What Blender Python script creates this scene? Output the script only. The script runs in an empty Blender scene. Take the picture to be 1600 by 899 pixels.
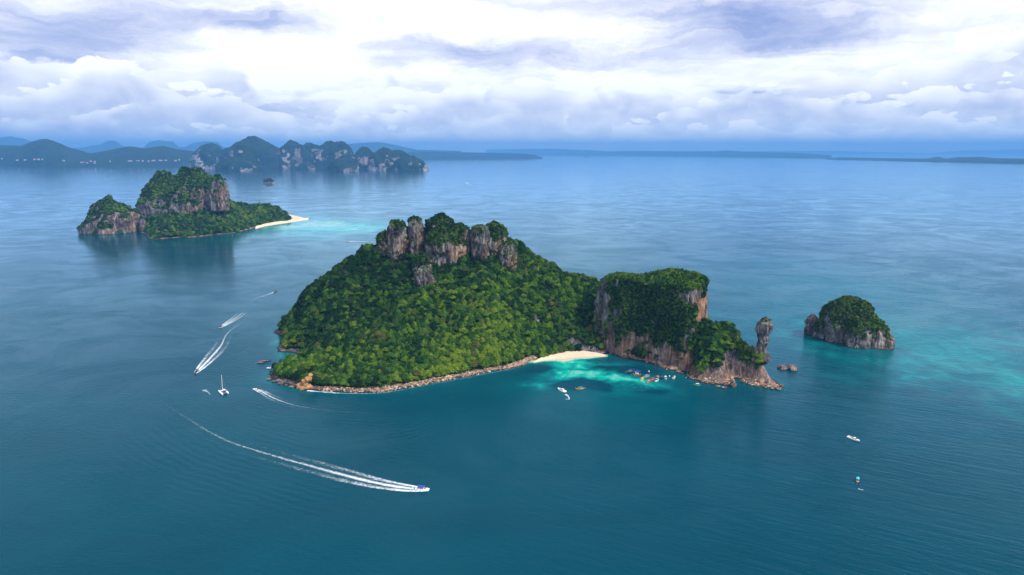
import bpy, bmesh, math, random
import numpy as np
from mathutils import Vector, Matrix

random.seed(7)
RNG = np.random.default_rng(11)
S = bpy.context.scene
COL = S.collection
R = math.radians

# ------------------------------------------------------------------ camera
CAM_H, FPX, HORIZON = 225.0, 1073.0, 237.0
PITCH = math.atan((449.5 - HORIZON) / FPX)
cam_d = bpy.data.cameras.new("camera")
cam_d.sensor_width = 36.0
cam_d.lens = 36.0 * FPX / 1600.0
cam_d.clip_start, cam_d.clip_end = 1.0, 250000.0
cam = bpy.data.objects.new("camera", cam_d)
cam.location = (0, 0, CAM_H)
cam.rotation_euler = (math.pi / 2 - PITCH, 0, 0)
COL.objects.link(cam)
S.camera = cam

S.view_settings.view_transform = 'Standard'
S.view_settings.look = 'None'
S.view_settings.exposure = 0.65
S.view_settings.gamma = 1.0
S.cycles.max_bounces = 6
S.cycles.transparent_max_bounces = 12
S.cycles.volume_bounces = 0
S.cycles.sample_clamp_indirect = 4.0

SUN_EL, SUN_AZ = R(50), R(125)          # azimuth clockwise from +y (the view direction)


def ray(px, py):
    u, v = (px - 800.0) / FPX, (449.5 - py) / FPX
    cp, sp = math.cos(PITCH), math.sin(PITCH)
    return (u, cp + v * sp, -sp + v * cp)


def W(px, py, z=0.0):                   # photo point -> ground point at height z
    dx, dy, dz = ray(px, py)
    t = (z - CAM_H) / dz
    return (dx * t, dy * t)


def P(px, py, Y):                       # photo point -> point at distance Y
    dx, dy, dz = ray(px, py)
    t = Y / dy
    return (dx * t, Y, CAM_H + dz * t)


# ------------------------------------------------------------------ node helper
class G:
    def __init__(s, tree):
        s.t = tree
        s.n = tree.nodes
        s.l = tree.links

    def new(s, typ, **kw):
        n = s.n.new(typ)
        for k, v in kw.items():
            setattr(n, k, v)
        return n

    def put(s, sock, v):
        if isinstance(v, bpy.types.NodeSocket):
            s.l.new(v, sock)
        elif v is not None:
            if hasattr(sock.default_value, '__len__') and not hasattr(v, '__len__'):
                v = [v] * len(sock.default_value)
            if hasattr(sock.default_value, '__len__') and len(sock.default_value) == 4 and len(v) == 3:
                v = (*v, 1)
            sock.default_value = v

    def m(s, op, a, b=None, c=None, clamp=False):
        n = s.new('ShaderNodeMath', operation=op, use_clamp=clamp)
        for i, v in enumerate((a, b, c)):
            if v is not None:
                s.put(n.inputs[i], v)
        return n.outputs[0]

    def vm(s, op, a, b=None, scale=None):
        n = s.new('ShaderNodeVectorMath', operation=op)
        s.put(n.inputs[0], a)
        if b is not None:
            s.put(n.inputs[1], b)
        if scale is not None:
            s.put(n.inputs['Scale'], scale)
        return n.outputs['Value'] if op in ('LENGTH', 'DOT_PRODUCT', 'DISTANCE') else n.outputs['Vector']

    def xyz(s, x=0, y=0, z=0):
        n = s.new('ShaderNodeCombineXYZ')
        for i, v in enumerate((x, y, z)):
            s.put(n.inputs[i], v)
        return n.outputs[0]

    def sep(s, v):
        n = s.new('ShaderNodeSeparateXYZ')
        s.put(n.inputs[0], v)
        return n.outputs

    dims = '3D'

    def noise(s, vec, scale=1.0, detail=4.0, rough=0.55, dist=0.0, col=False):
        n = s.new('ShaderNodeTexNoise', noise_dimensions=s.dims)
        s.put(n.inputs['Vector'], vec)
        n.inputs['Scale'].default_value = scale
        n.inputs['Detail'].default_value = detail
        n.inputs['Roughness'].default_value = rough
        n.inputs['Distortion'].default_value = dist
        return n.outputs['Color'] if col else n.outputs[0]

    def ramp(s, fac, stops, interp='LINEAR'):
        n = s.new('ShaderNodeValToRGB')
        cr = n.color_ramp
        cr.interpolation = interp
        while len(cr.elements) < len(stops):
            cr.elements.new(0.5)
        for e, (p, c) in zip(cr.elements, stops):
            e.position = p
            e.color = (*c, 1) if len(c) == 3 else c
        s.put(n.inputs[0], fac)
        return n.outputs[0]

    def mix(s, fac, a, b, blend='MIX'):
        n = s.new('ShaderNodeMix', data_type='RGBA', blend_type=blend)
        s.put(n.inputs[0], fac)
        s.put(n.inputs[6], a)
        s.put(n.inputs[7], b)
        return n.outputs[2]

    def smooth(s, v, lo, hi, a=0.0, b=1.0):
        n = s.new('ShaderNodeMapRange', interpolation_type='SMOOTHSTEP')
        s.put(n.inputs[0], v)
        for i, q in enumerate((lo, hi, a, b)):
            s.put(n.inputs[1 + i], q)
        return n.outputs[0]

    def attr(s, name, vec=False):
        n = s.new('ShaderNodeAttribute', attribute_name=name)
        return n.outputs['Vector'] if vec else n.outputs['Fac']


def material(name):
    mt = bpy.data.materials.new(name)
    mt.use_nodes = True
    mt.node_tree.nodes.clear()
    g = G(mt.node_tree)
    g.out = g.new('ShaderNodeOutputMaterial')
    return mt, g


def principled(g, col, rough=0.8, spec=0.3, normal=None, metallic=0.0):
    b = g.new('ShaderNodeBsdfPrincipled')
    g.put(b.inputs['Base Color'], col)
    g.put(b.inputs['Roughness'], rough)
    g.put(b.inputs['Specular IOR Level'], spec)
    g.put(b.inputs['Metallic'], metallic)
    if normal is not None:
        g.l.new(normal, b.inputs['Normal'])
    g.l.new(b.outputs[0], g.out.inputs[0])
    return b


# ------------------------------------------------------------------ world: broken tropical cloud
world = bpy.data.worlds.new("World")
S.world = world
world.use_nodes = True
world.node_tree.nodes.clear()
w = G(world.node_tree)
w.dims = '2D'
w_out = w.new('ShaderNodeOutputWorld')
w_bg = w.new('ShaderNodeBackground')
w_bg.inputs['Strength'].default_value = 0.1
w.l.new(w_bg.outputs[0], w_out.inputs[0])
sky_t = w.new('ShaderNodeTexSky', sky_type='NISHITA')
sky_t.sun_disc = False
sky_t.sun_elevation = SUN_EL
sky_t.sun_rotation = SUN_AZ
D = w.new('ShaderNodeTexCoord').outputs['Generated']
dx_, dy_, dz_ = w.sep(D)
dzp = w.m('MAXIMUM', dz_, 0.0)
az = w.m('ARCTAN2', dx_, dy_)
el = w.m('ARCSINE', dzp)
inv = w.m('DIVIDE', 1.0, w.m('ADD', dzp, 0.16))
plan = w.xyz(w.m('MULTIPLY', dx_, inv), w.m('MULTIPLY', dy_, inv), 0)
# ragged edges: wobble the angles before anything is placed with them
wb = w.sep(w.noise(w.xyz(w.m('MULTIPLY', az, 7.0), w.m('MULTIPLY', el, 16.0), 3.1), 1.0, 6, 0.6, col=True))
az2 = w.m('ADD', az, w.m('MULTIPLY', w.m('SUBTRACT', wb[0], 0.5), 0.16))
el2 = w.m('ADD', el, w.m('MULTIPLY', w.m('SUBTRACT', wb[1], 0.5), 0.055))


def gauss(px, py, rx, ry):
    a0 = ray(px, py)
    n = math.sqrt(sum(c * c for c in a0))
    A, E = math.atan2(a0[0], a0[1]), math.asin(a0[2] / n)
    q = w.m('ADD', w.m('POWER', w.m('DIVIDE', w.m('SUBTRACT', az2, A), rx / FPX), 2.0),
            w.m('POWER', w.m('DIVIDE', w.m('SUBTRACT', el2, E), ry / FPX), 2.0))
    return w.m('EXPONENT', w.m('MULTIPLY', q, -1.0))


streak = w.noise(w.xyz(w.m('MULTIPLY', az2, 3.0), w.m('MULTIPLY', el2, 26.0), 8.0), 1.0, 7, 0.62, 0.4)
large = w.noise(plan, 0.9, 7, 0.6, 0.3)
val = w.m('ADD', 0.79, w.m('MULTIPLY', w.m('SUBTRACT', large, 0.5), 0.8))
val = w.m('ADD', val, w.m('MULTIPLY', w.m('SUBTRACT', streak, 0.5), 1.05))
val = w.m('SUBTRACT', val, w.smooth(el, 0.25, 0.7, 0.0, 0.16))
SPOTS = ((60, 45, 130, 32, -.15), (250, 78, 140, 16, -.13), (60, 96, 60, 8, -.26), (430, 42, 55, 12, -.30),
         (690, 82, 170, 20, -.26), (820, 96, 100, 14, -.18), (1180, 40, 120, 30, -.40), (1260, 70, 60, 18, -.22),
         (1180, 152, 60, 6, -.30), (1420, 148, 210, 9, -.24), (1500, 170, 130, 14, -.16),
         (430, 100, 150, 42, .36), (910, 120, 110, 42, .34), (1040, 135, 130, 26, .32), (270, 122, 170, 24, .2),
         (1430, 95, 260, 34, .26), (620, 165, 130, 16, .12), (500, 15, 60, 26, .28), (720, 30, 150, 18, .18),
         (1500, 30, 160, 30, .18), (920, 50, 120, 26, .2))
for a in SPOTS:
    val = w.m('ADD', val, w.m('MULTIPLY', gauss(*a[:4]), a[4]))
val = w.m('MINIMUM', val, 1.15)
# heaped cumulus banks stacked above the horizon, bright along their tops and grey at the base
fine = w.noise(w.xyz(w.m('MULTIPLY', az, 26.0), w.m('MULTIPLY', el, 40.0), 0.7), 1.0, 6, 0.55, 0.4)


def voro(sx_, sy_, z_, sc):
    n = w.new('ShaderNodeTexVoronoi', feature='F1', voronoi_dimensions='2D')
    w.put(n.inputs['Vector'], w.xyz(w.m('ADD', w.m('MULTIPLY', az, sx_), z_ * 5.3), w.m('MULTIPLY', el, sy_), 0))
    n.inputs['Scale'].default_value = sc
    n.inputs['Detail'].default_value = 2.0
    n.inputs['Roughness'].default_value = 0.5
    return n.outputs['Distance']


BANKS = ((96, .080, 3.4, 3.3, .060, .64, 1.12, .42, 7.5, 19), (138, .062, 5.0, 7.9, .048, .62, 1.12, .40, 10, 27),
         (168, .046, 7.0, 12.4, .036, .58, 1.08, .40, 15, 40), (192, .032, 9.0, 21.7, .024, .60, 1.06, .42, 22, 54))
for (py_, amp, fq, sd_, hh, lo_, hi_, cov0, vx, vy) in BANKS:
    E0 = (237 - py_) / FPX
    ridge_ = w.noise(w.xyz(w.m('MULTIPLY', az, fq), sd_, 0), 1.0, 3, 0.5)
    heap = voro(vx, vy, sd_, 1.0)
    top_ = w.m('ADD', E0 - amp * .30, w.m('MULTIPLY', w.m('SUBTRACT', ridge_, 0.45), amp * 2.4))
    top_ = w.m('ADD', top_, w.m('MULTIPLY', w.m('SUBTRACT', 0.55, heap), amp * .60))
    top_ = w.m('ADD', top_, w.m('MULTIPLY', w.m('SUBTRACT', fine, 0.5), amp * .45))
    dep = w.m('SUBTRACT', top_, el)
    shade = w.smooth(w.m('ADD', dep, w.m('MULTIPLY', w.m('SUBTRACT', heap, 0.45), hh * 1.1)), 0.0, hh, hi_, lo_)
    shade = w.m('ADD', shade, w.m('MULTIPLY', w.m('SUBTRACT', fine, 0.5), 0.5))
    shade = w.m('ADD', w.m('MULTIPLY', shade, 0.8), w.m('MULTIPLY', val, 0.2))
    cov = w.m('MULTIPLY', w.smooth(dep, -0.0008, 0.003),
              w.smooth(w.noise(w.xyz(w.m('ADD', w.m('MULTIPLY', az, 3.2), sd_ * 3.7), w.m('MULTIPLY', el, 5.0), 0), 1.0, 4, 0.6), cov0, cov0 + .08))
    cov = w.m('MULTIPLY', cov, w.smooth(dep, hh * 2.2, hh * 1.2))
    val = w.m('ADD', w.m('MULTIPLY', val, w.m('SUBTRACT', 1.0, cov)), w.m('MULTIPLY', shade, cov))
side = w.smooth(az, -0.75, 0.0, 0.04, -0.32)
val = w.m('SUBTRACT', val, w.m('MULTIPLY', w.smooth(el, 0.062, 0.012), side))
ccol = w.ramp(val, [(0.0, (0.13, 0.19, 0.44)), (0.25, (0.22, 0.27, 0.50)), (0.5, (0.39, 0.42, 0.59)),
                    (0.70, (0.60, 0.605, 0.70)), (0.88, (0.78, 0.78, 0.80)), (1.0, (0.90, 0.89, 0.88))])
ccol = w.vm('SCALE', ccol, scale=10.0)
w.l.new(w.mix(0.92, sky_t.outputs[0], ccol), w_bg.inputs['Color'])

sun_d = bpy.data.lights.new("sun", 'SUN')
sun_d.energy = 3.0
sun_d.angle = R(8)
sun_d.color = (1.0, 0.95, 0.87)
sun = bpy.data.objects.new("sun", sun_d)
sv = Vector((math.sin(SUN_AZ) * math.cos(SUN_EL), math.cos(SUN_AZ) * math.cos(SUN_EL), math.sin(SUN_EL)))
sun.rotation_euler = sv.to_track_quat('Z', 'Y').to_euler()
sun.location = (0, 0, 900)
COL.objects.link(sun)


# ------------------------------------------------------------------ numpy noise
def _h(ix, iy, iz, seed):
    h = (ix.astype(np.uint32) * np.uint32(374761393) + iy.astype(np.uint32) * np.uint32(668265263)
         + iz.astype(np.uint32) * np.uint32(2246822519) + np.uint32((seed * 3266489917) & 0xffffffff))
    h = (h ^ (h >> np.uint32(13))) * np.uint32(1274126177)
    h = (h ^ (h >> np.uint32(16))) * np.uint32(2654435761)
    return ((h ^ (h >> np.uint32(15))).astype(np.float64) / 4294967295.0) * 2 - 1


def vnoise(x, y, z=None, seed=0):
    x = np.asarray(x, float)
    y = np.asarray(y, float)
    z = np.zeros_like(x) if z is None else np.asarray(z, float)
    fx, fy, fz = np.floor(x), np.floor(y), np.floor(z)
    ix, iy, iz = (f.astype(np.int64) & 0xffffffff for f in (fx, fy, fz))
    q = lambda t: t * t * t * (t * (t * 6 - 15) + 10)
    a, b, c = q(x - fx), q(y - fy), q(z - fz)
    r = 0
    for i in (0, 1):
        for j in (0, 1):
            for k in (0, 1):
                wgt = (a if i else 1 - a) * (b if j else 1 - b) * (c if k else 1 - c)
                r = r + wgt * _h(ix + i, iy + j, iz + k, seed)
    return r


def fbm(x, y, z=None, oct=4, seed=0, gain=0.5):
    r, amp, f = 0, 1.0, 1.0
    for o in range(oct):
        r = r + amp * vnoise(np.asarray(x) * f + o * 17.3, np.asarray(y) * f - o * 9.1,
                             None if z is None else np.asarray(z) * f + o * 5.7, seed + o)
        amp *= gain
        f *= 2.03
    return r


def sst(a, b, x):
    t = np.clip((np.asarray(x, float) - a) / (b - a), 0, 1)
    return t * t * (3 - 2 * t)


def poly_sdf(poly, x, y):               # positive inside
    p = np.asarray(poly, float)
    q = np.roll(p, -1, 0)
    d = np.full(x.shape, 1e18)
    ins = np.zeros(x.shape, bool)
    for (ax, ay), (bx, by) in zip(p, q):
        ex, ey = bx - ax, by - ay
        t = np.clip(((x - ax) * ex + (y - ay) * ey) / (ex * ex + ey * ey + 1e-9), 0, 1)
        d = np.minimum(d, (x - ax - ex * t) ** 2 + (y - ay - ey * t) ** 2)
        c = (ay > y) != (by > y)
        ins ^= c & (x < ex * (y - ay) / (ey if ey else 1e-9) + ax)
    d = np.sqrt(d)
    return np.where(ins, d, -d)


def spline(pts, n, closed=False):       # Catmull-Rom through points
    p = [np.asarray(a, float) for a in pts]
    m = len(p)
    out = []
    segs = m if closed else m - 1
    for i in range(segs):
        a = p[(i - 1) % m] if closed or i > 0 else 2 * p[0] - p[1]
        b, c = p[i], p[(i + 1) % m]
        e = p[(i + 2) % m] if closed or i + 2 < m else 2 * p[-1] - p[-2]
        for k in range(n):
            t = k / n
            out.append(0.5 * (2 * b + (c - a) * t + (2 * a - 5 * b + 4 * c - e) * t * t + (3 * b - a - 3 * c + e) * t ** 3))
    if not closed:
        out.append(p[-1])
    return np.array(out)


# ------------------------------------------------------------------ mesh helpers
def mesh_obj(name, verts, faces, mat, parent=None, smooth=False, attrs=None):
    me = bpy.data.meshes.new(name)
    verts = np.asarray(verts, np.float32)
    if isinstance(faces, np.ndarray):
        n, k = faces.shape
        me.vertices.add(len(verts))
        me.vertices.foreach_set('co', verts.ravel())
        me.loops.add(n * k)
        me.loops.foreach_set('vertex_index', faces.astype(np.int32).ravel())
        me.polygons.add(n)
        me.polygons.foreach_set('loop_start', np.arange(0, n * k, k, dtype=np.int32))
        me.update(calc_edges=True)
    else:
        me.from_pydata(verts.tolist(), [], faces)
    if smooth:
        me.polygons.foreach_set('use_smooth', np.ones(len(me.polygons), bool))
    for k, a in (attrs or {}).items():
        at = me.attributes.new(k, 'FLOAT', 'POINT')
        at.data.foreach_set('value', np.asarray(a, np.float32))
    if mat is not None:
        me.materials.append(mat)
    me.validate()
    o = bpy.data.objects.new(name, me)
    COL.objects.link(o)
    if parent is not None:
        o.parent = parent
    return o


def tag(o, label=None, cat=None, group=None, kind=None):
    if label:
        o['label'] = label
    if cat:
        o['category'] = cat
    if group:
        o['group'] = group
    if kind:
        o['kind'] = kind
    return o


def empty(name, loc=(0, 0, 0), rz=0.0):
    o = bpy.data.objects.new(name, None)
    o.location = loc
    o.rotation_euler = (0, 0, rz)
    o.empty_display_size = 0.5
    COL.objects.link(o)
    return o


def grid_faces(nx, ny):                 # vertex index = j * nx + i
    i, j = np.meshgrid(np.arange(nx - 1), np.arange(ny - 1))
    a = (j * nx + i).ravel()
    return np.stack([a, a + 1, a + 1 + nx, a + nx], 1)


def vnormals(o):
    me = o.data
    n = np.zeros(len(me.vertices) * 3, np.float32)
    me.vertex_normals.foreach_get('vector', n)
    return n.reshape(-1, 3)


def vcos(o):
    me = o.data
    n = np.zeros(len(me.vertices) * 3, np.float32)
    me.vertices.foreach_get('co', n)
    return n.reshape(-1, 3)


def set_attr(o, name, vals):
    me = o.data
    at = me.attributes.get(name) or me.attributes.new(name, 'FLOAT', 'POINT')
    at.data.foreach_set('value', np.asarray(vals, np.float32))


# ------------------------------------------------------------------ materials
def rock_material():
    mt, g = material("limestone")
    pos = g.new('ShaderNodeNewGeometry').outputs['Position']
    st = g.vm('MULTIPLY', pos, (1, 1, 0.42))
    n1 = g.noise(st, 0.13, 9, 0.72, 0.9)
    n2 = g.noise(g.vm('MULTIPLY', pos, (1, 1, 0.07)), 0.42, 5, 0.6, 0.3)
    n3 = g.noise(pos, 0.035, 4, 0.5)
    v = g.m('ADD', g.m('MULTIPLY', n1, 0.72), g.m('MULTIPLY', n2, 0.28))
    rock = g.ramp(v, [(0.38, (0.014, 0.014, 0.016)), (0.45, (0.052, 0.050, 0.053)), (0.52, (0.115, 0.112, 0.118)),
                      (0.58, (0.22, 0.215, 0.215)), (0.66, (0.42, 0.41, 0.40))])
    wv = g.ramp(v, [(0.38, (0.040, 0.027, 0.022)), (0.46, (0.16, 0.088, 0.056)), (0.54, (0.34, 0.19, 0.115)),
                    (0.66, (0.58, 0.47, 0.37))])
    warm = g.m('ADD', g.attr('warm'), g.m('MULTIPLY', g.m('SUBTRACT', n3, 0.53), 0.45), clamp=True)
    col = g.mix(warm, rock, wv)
    # moss and hanging plants
    veg = g.m('ADD', g.attr('veg'), g.m('MULTIPLY', g.m('SUBTRACT', g.noise(pos, 0.22, 7, 0.7), 0.5), 2.1))
    under = g.ramp(g.noise(pos, 0.3, 5, 0.6), [(0.3, (0.010, 0.028, 0.009)), (0.5, (0.030, 0.055, 0.014)), (0.7, (0.075, 0.095, 0.026))])
    col = g.mix(g.smooth(veg, 0.42, 0.62), col, under)
    z = g.sep(pos)[2]
    wet = g.smooth(g.m('ADD', z, g.m('MULTIPLY', g.noise(pos, 0.15, 3), 1.6)), 1.9, 1.1)
    col = g.mix(g.m('MULTIPLY', wet, g.attr('tide')), col, (0.022, 0.019, 0.016))
    bump = g.new('ShaderNodeBump')
    bump.inputs['Strength'].default_value = 0.9
    bump.inputs['Distance'].default_value = 2.6
    g.l.new(g.m('ADD', n1, g.m('MULTIPLY', n2, 0.7)), bump.inputs['Height'])
    principled(g, col, 0.92, 0.15, bump.outputs[0])
    return mt


def foliage_material():
    mt, g = material("foliage")
    oi = g.new('ShaderNodeObjectInfo')
    loc, rnd = oi.outputs['Location'], oi.outputs['Random']
    big = g.noise(loc, 0.016, 3, 0.5)
    mid = g.noise(loc, 0.06, 2, 0.5)
    # leaf colour shifted paler and darker in soft zones by tree position
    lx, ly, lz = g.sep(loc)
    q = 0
    for (cx, cy, sx, sy, amp) in LEAF_ZONES:
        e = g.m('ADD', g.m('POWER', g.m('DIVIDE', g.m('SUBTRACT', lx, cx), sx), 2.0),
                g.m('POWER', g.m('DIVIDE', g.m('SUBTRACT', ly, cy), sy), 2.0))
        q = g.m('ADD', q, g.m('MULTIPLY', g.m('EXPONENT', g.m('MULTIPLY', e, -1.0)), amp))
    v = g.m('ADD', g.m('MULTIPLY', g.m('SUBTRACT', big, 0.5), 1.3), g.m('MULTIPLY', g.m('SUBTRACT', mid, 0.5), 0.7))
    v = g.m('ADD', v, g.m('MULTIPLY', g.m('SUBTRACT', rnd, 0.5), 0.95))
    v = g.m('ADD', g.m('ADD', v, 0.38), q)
    col = g.ramp(v, [(0.0, (0.014, 0.040, 0.015)), (0.3, (0.028, 0.082, 0.018)), (0.55, (0.062, 0.145, 0.020)),
                     (0.8, (0.125, 0.220, 0.022)), (1.0, (0.185, 0.270, 0.026))])
    r2 = g.m('FRACT', g.m('MULTIPLY', rnd, 37.7))
    col = g.mix(g.smooth(r2, 0.90, 0.93, 0.0, 0.6), col, (0.075, 0.085, 0.040))
    col = g.mix(g.smooth(r2, 0.993, 0.995, 0.0, 0.7), col, (0.19, 0.15, 0.035))
    d = g.new('ShaderNodeBsdfDiffuse')
    g.put(d.inputs[0], col)
    tr = g.new('ShaderNodeBsdfTranslucent')
    g.put(tr.inputs[0], g.mix(1.0, col, (1.0, 1.1, 0.5), 'MULTIPLY'))
    mx = g.new('ShaderNodeMixShader')
    mx.inputs[0].default_value = 0.28
    g.l.new(d.outputs[0], mx.inputs[1])
    g.l.new(tr.outputs[0], mx.inputs[2])
    g.l.new(mx.outputs[0], g.out.inputs[0])
    return mt


def plain(name, col, rough=0.5, spec=0.4, var=0.12, scale=2.0, metallic=0.0):
    mt, g = material(name)
    tc = g.new('ShaderNodeTexCoord').outputs['Object']
    n = g.noise(tc, scale, 4, 0.6)
    c = g.mix(n, tuple(x * (1 - var) for x in col), tuple(min(1, x * (1 + var)) for x in col))
    principled(g, c, rough, spec, metallic=metallic)
    return mt


def far_material():
    mt, g = material("far_limestone_and_forest")
    pos = g.new('ShaderNodeNewGeometry').outputs['Position']
    v = g.m('ADD', g.attr('veg'), g.m('MULTIPLY', g.m('SUBTRACT', g.noise(pos, 0.008, 6, 0.6), 0.5), 1.2))
    n1 = g.noise(g.vm('MULTIPLY', pos, (1, 1, 0.25)), 0.012, 6, 0.65)
    rock = g.ramp(n1, [(0.35, (0.06, 0.055, 0.055)), (0.5, (0.22, 0.18, 0.17)), (0.65, (0.46, 0.38, 0.36))])
    gr = g.ramp(g.noise(pos, 0.011, 8, 0.7), [(0.3, (0.004, 0.012, 0.006)), (0.7, (0.022, 0.045, 0.018))])
    bump = g.new('ShaderNodeBump')
    bump.inputs['Strength'].default_value = 1.0
    bump.inputs['Distance'].default_value = 25
    g.l.new(g.noise(pos, 0.012, 8, 0.7), bump.inputs['Height'])
    principled(g, g.mix(g.smooth(v, 0.42, 0.6), rock, gr), 0.95, 0.1, bump.outputs[0])
    return mt


def sand_material():
    mt, g = material("pale_sand")
    pos = g.new('ShaderNodeNewGeometry').outputs['Position']
    n = g.noise(pos, 0.4, 6, 0.65)
    z = g.sep(pos)[2]
    col = g.ramp(n, [(0.3, (0.58, 0.44, 0.31)), (0.7, (0.76, 0.62, 0.47))])
    col = g.mix(g.smooth(g.m('ADD', z, g.m('MULTIPLY', n, 0.5)), 0.9, 0.3), col, (0.50, 0.40, 0.26))
    principled(g, col, 0.9, 0.15)
    return mt


def sea_material():
    mt, g = material("sea_water")
    pos = g.new('ShaderNodeNewGeometry').outputs['Position']
    px, py, pz = g.sep(pos)
    sh = g.attr('shallow')
    rp = g.noise(g.vm('MULTIPLY', pos, (1, 0.7, 1)), 0.055, 8, 0.72, 0.8)
    s = g.m('ADD', sh, g.m('MULTIPLY', g.m('MULTIPLY', g.m('SUBTRACT', rp, 0.5), g.smooth(sh, 0.04, 0.4)), 1.15))
    body = g.ramp(s, [(0.0, (0.0001, 0.046, 0.071)), (0.2, (0.001, 0.105, 0.125)), (0.42, (0.003, 0.19, 0.19)),
                      (0.66, (0.002, 0.37, 0.29)), (0.86, (0.16, 0.48, 0.40)), (1.0, (0.58, 0.52, 0.34))])
    big = g.noise(g.vm('MULTIPLY', pos, (0.6, 1, 1)), 0.006, 5, 0.6, 0.5)
    body = g.mix(g.smooth(big, 0.25, 0.75), g.mix(1.0, body, (0.9, 0.86, 0.88), 'MULTIPLY'),
                 g.mix(1.0, body, (1.0, 1.14, 1.1), 'MULTIPLY'))
    # wind chop everywhere, longer swell running across the open right side, boat waves from the wakes
    rot = g.new('ShaderNodeVectorRotate', rotation_type='Z_AXIS')
    g.put(rot.inputs['Vector'], pos)
    rot.inputs['Angle'].default_value = R(28)
    rv = rot.outputs[0]
    swell = g.noise(g.vm('MULTIPLY', rv, (0.16, 1.0, 1.0)), 0.20, 3, 0.5, 0.9)
    swm = g.smooth(g.m('ADD', px, g.m('MULTIPLY', g.m('SUBTRACT', py, 600.0), -0.15)), -60.0, 260.0, 0.18, 1.0)
    chop = g.noise(g.vm('MULTIPLY', pos, (0.55, 1.0, 1.0)), 0.42, 4, 0.6, 0.3)
    wl = g.m('MULTIPLY', g.m('SINE', g.m('ADD', g.m('MULTIPLY', g.attr('wake_d'), 0.95), g.m('MULTIPLY', g.noise(pos, 0.05, 3), 9.0))), g.attr('wake_m'))
    hgt = g.m('ADD', g.m('MULTIPLY', g.m('MULTIPLY', swell, swm), 1.15), g.m('MULTIPLY', chop, 0.42))
    hgt = g.m('ADD', hgt, g.m('MULTIPLY', wl, 0.10))
    calm = g.noise(g.vm('MULTIPLY', pos, (0.8, 1, 1)), 0.009, 6, 0.68, 1.2)
    bump = g.new('ShaderNodeBump')
    bump.inputs['Distance'].default_value = 1.0
    g.l.new(g.m('MULTIPLY', g.smooth(calm, 0.32, 0.62, 0.20, 0.46), g.smooth(py, 700.0, 1700.0, 1.7, 0.8)), bump.inputs['Strength'])
    g.l.new(hgt, bump.inputs['Height'])
    fr = g.new('ShaderNodeFresnel')
    fr.inputs['IOR'].default_value = 1.33
    g.l.new(bump.outputs[0], fr.inputs['Normal'])
    d = g.new('ShaderNodeBsdfDiffuse')
    g.put(d.inputs[0], body)
    gl = g.new('ShaderNodeBsdfGlossy')
    g.put(gl.inputs['Color'], (0.56, 0.83, 1.0))
    gl.inputs['Roughness'].default_value = 0.11
    g.l.new(bump.outputs[0], gl.inputs['Normal'])
    g.l.new(bump.outputs[0], d.inputs['Normal'])
    mx = g.new('ShaderNodeMixShader')
    g.l.new(g.m('MULTIPLY', g.m('POWER', fr.outputs[0], 1.5), g.smooth(calm, 0.3, 0.7, 1.85, 1.25), clamp=True), mx.inputs[0])
    g.l.new(d.outputs[0], mx.inputs[1])
    g.l.new(gl.outputs[0], mx.inputs[2])
    g.l.new(mx.outputs[0], g.out.inputs[0])
    return mt


def foam_material():
    mt, g = material("white_foam")
    pos = g.new('ShaderNodeNewGeometry').outputs['Position']
    n = g.noise(pos, 0.55, 6, 0.7, 0.5)
    n2 = g.noise(pos, 0.12, 4, 0.6)
    a = g.attr('foam')
    al = g.smooth(g.m('ADD', g.m('ADD', a, g.m('MULTIPLY', g.m('SUBTRACT', n, 0.5), 1.5)),
                      g.m('MULTIPLY', g.m('SUBTRACT', n2, 0.5), 0.5)), 0.08, 1.05)
    al = g.m('MULTIPLY', al, g.smooth(a, 0.0, 0.22))
    d = g.new('ShaderNodeBsdfDiffuse')
    g.put(d.inputs[0], g.mix(n, (0.62, 0.74, 0.80), (0.86, 0.88, 0.9)))
    t = g.new('ShaderNodeBsdfTransparent')
    mx = g.new('ShaderNodeMixShader')
    g.l.new(al, mx.inputs[0])
    g.l.new(t.outputs[0], mx.inputs[1])
    g.l.new(d.outputs[0], mx.inputs[2])
    g.l.new(mx.outputs[0], g.out.inputs[0])
    return mt


def gp(px, py, z=0.0):
    return W(px, py, z)


LEAF_ZONES = []
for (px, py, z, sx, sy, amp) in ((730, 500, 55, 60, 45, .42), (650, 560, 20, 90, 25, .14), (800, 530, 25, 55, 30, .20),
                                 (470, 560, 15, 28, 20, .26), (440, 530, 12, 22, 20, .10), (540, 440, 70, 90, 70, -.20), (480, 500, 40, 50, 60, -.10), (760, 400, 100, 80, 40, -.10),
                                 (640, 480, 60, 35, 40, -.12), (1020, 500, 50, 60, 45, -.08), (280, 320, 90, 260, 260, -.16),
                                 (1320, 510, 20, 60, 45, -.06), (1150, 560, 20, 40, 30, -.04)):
    LEAF_ZONES.append((*gp(px, py, z), sx, sy, amp))

M = {}
M['rock'] = rock_material()
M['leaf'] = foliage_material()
M['far'] = far_material()
M['sand'] = sand_material()
M['sea'] = sea_material()
M['foam'] = foam_material()
M['bark'] = plain("pale_bark", (0.20, 0.17, 0.13), 0.9, 0.1, 0.3)
M['white'] = plain("white_gelcoat", (0.80, 0.80, 0.78), 0.3, 0.5, 0.04)
M['blue'] = plain("blue_canvas", (0.02, 0.075, 0.42), 0.7, 0.2)
M['navy'] = plain("navy_paint", (0.012, 0.02, 0.07), 0.4, 0.4)
M['dark'] = plain("dark_hull_paint", (0.03, 0.03, 0.035), 0.4, 0.4)
M['red'] = plain("red_paint", (0.42, 0.03, 0.03), 0.5, 0.3)
M['pink'] = plain("faded_pink_canvas", (0.60, 0.16, 0.20), 0.7, 0.2)
M['orange'] = plain("orange_paint", (0.62, 0.22, 0.05), 0.5, 0.3)
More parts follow.
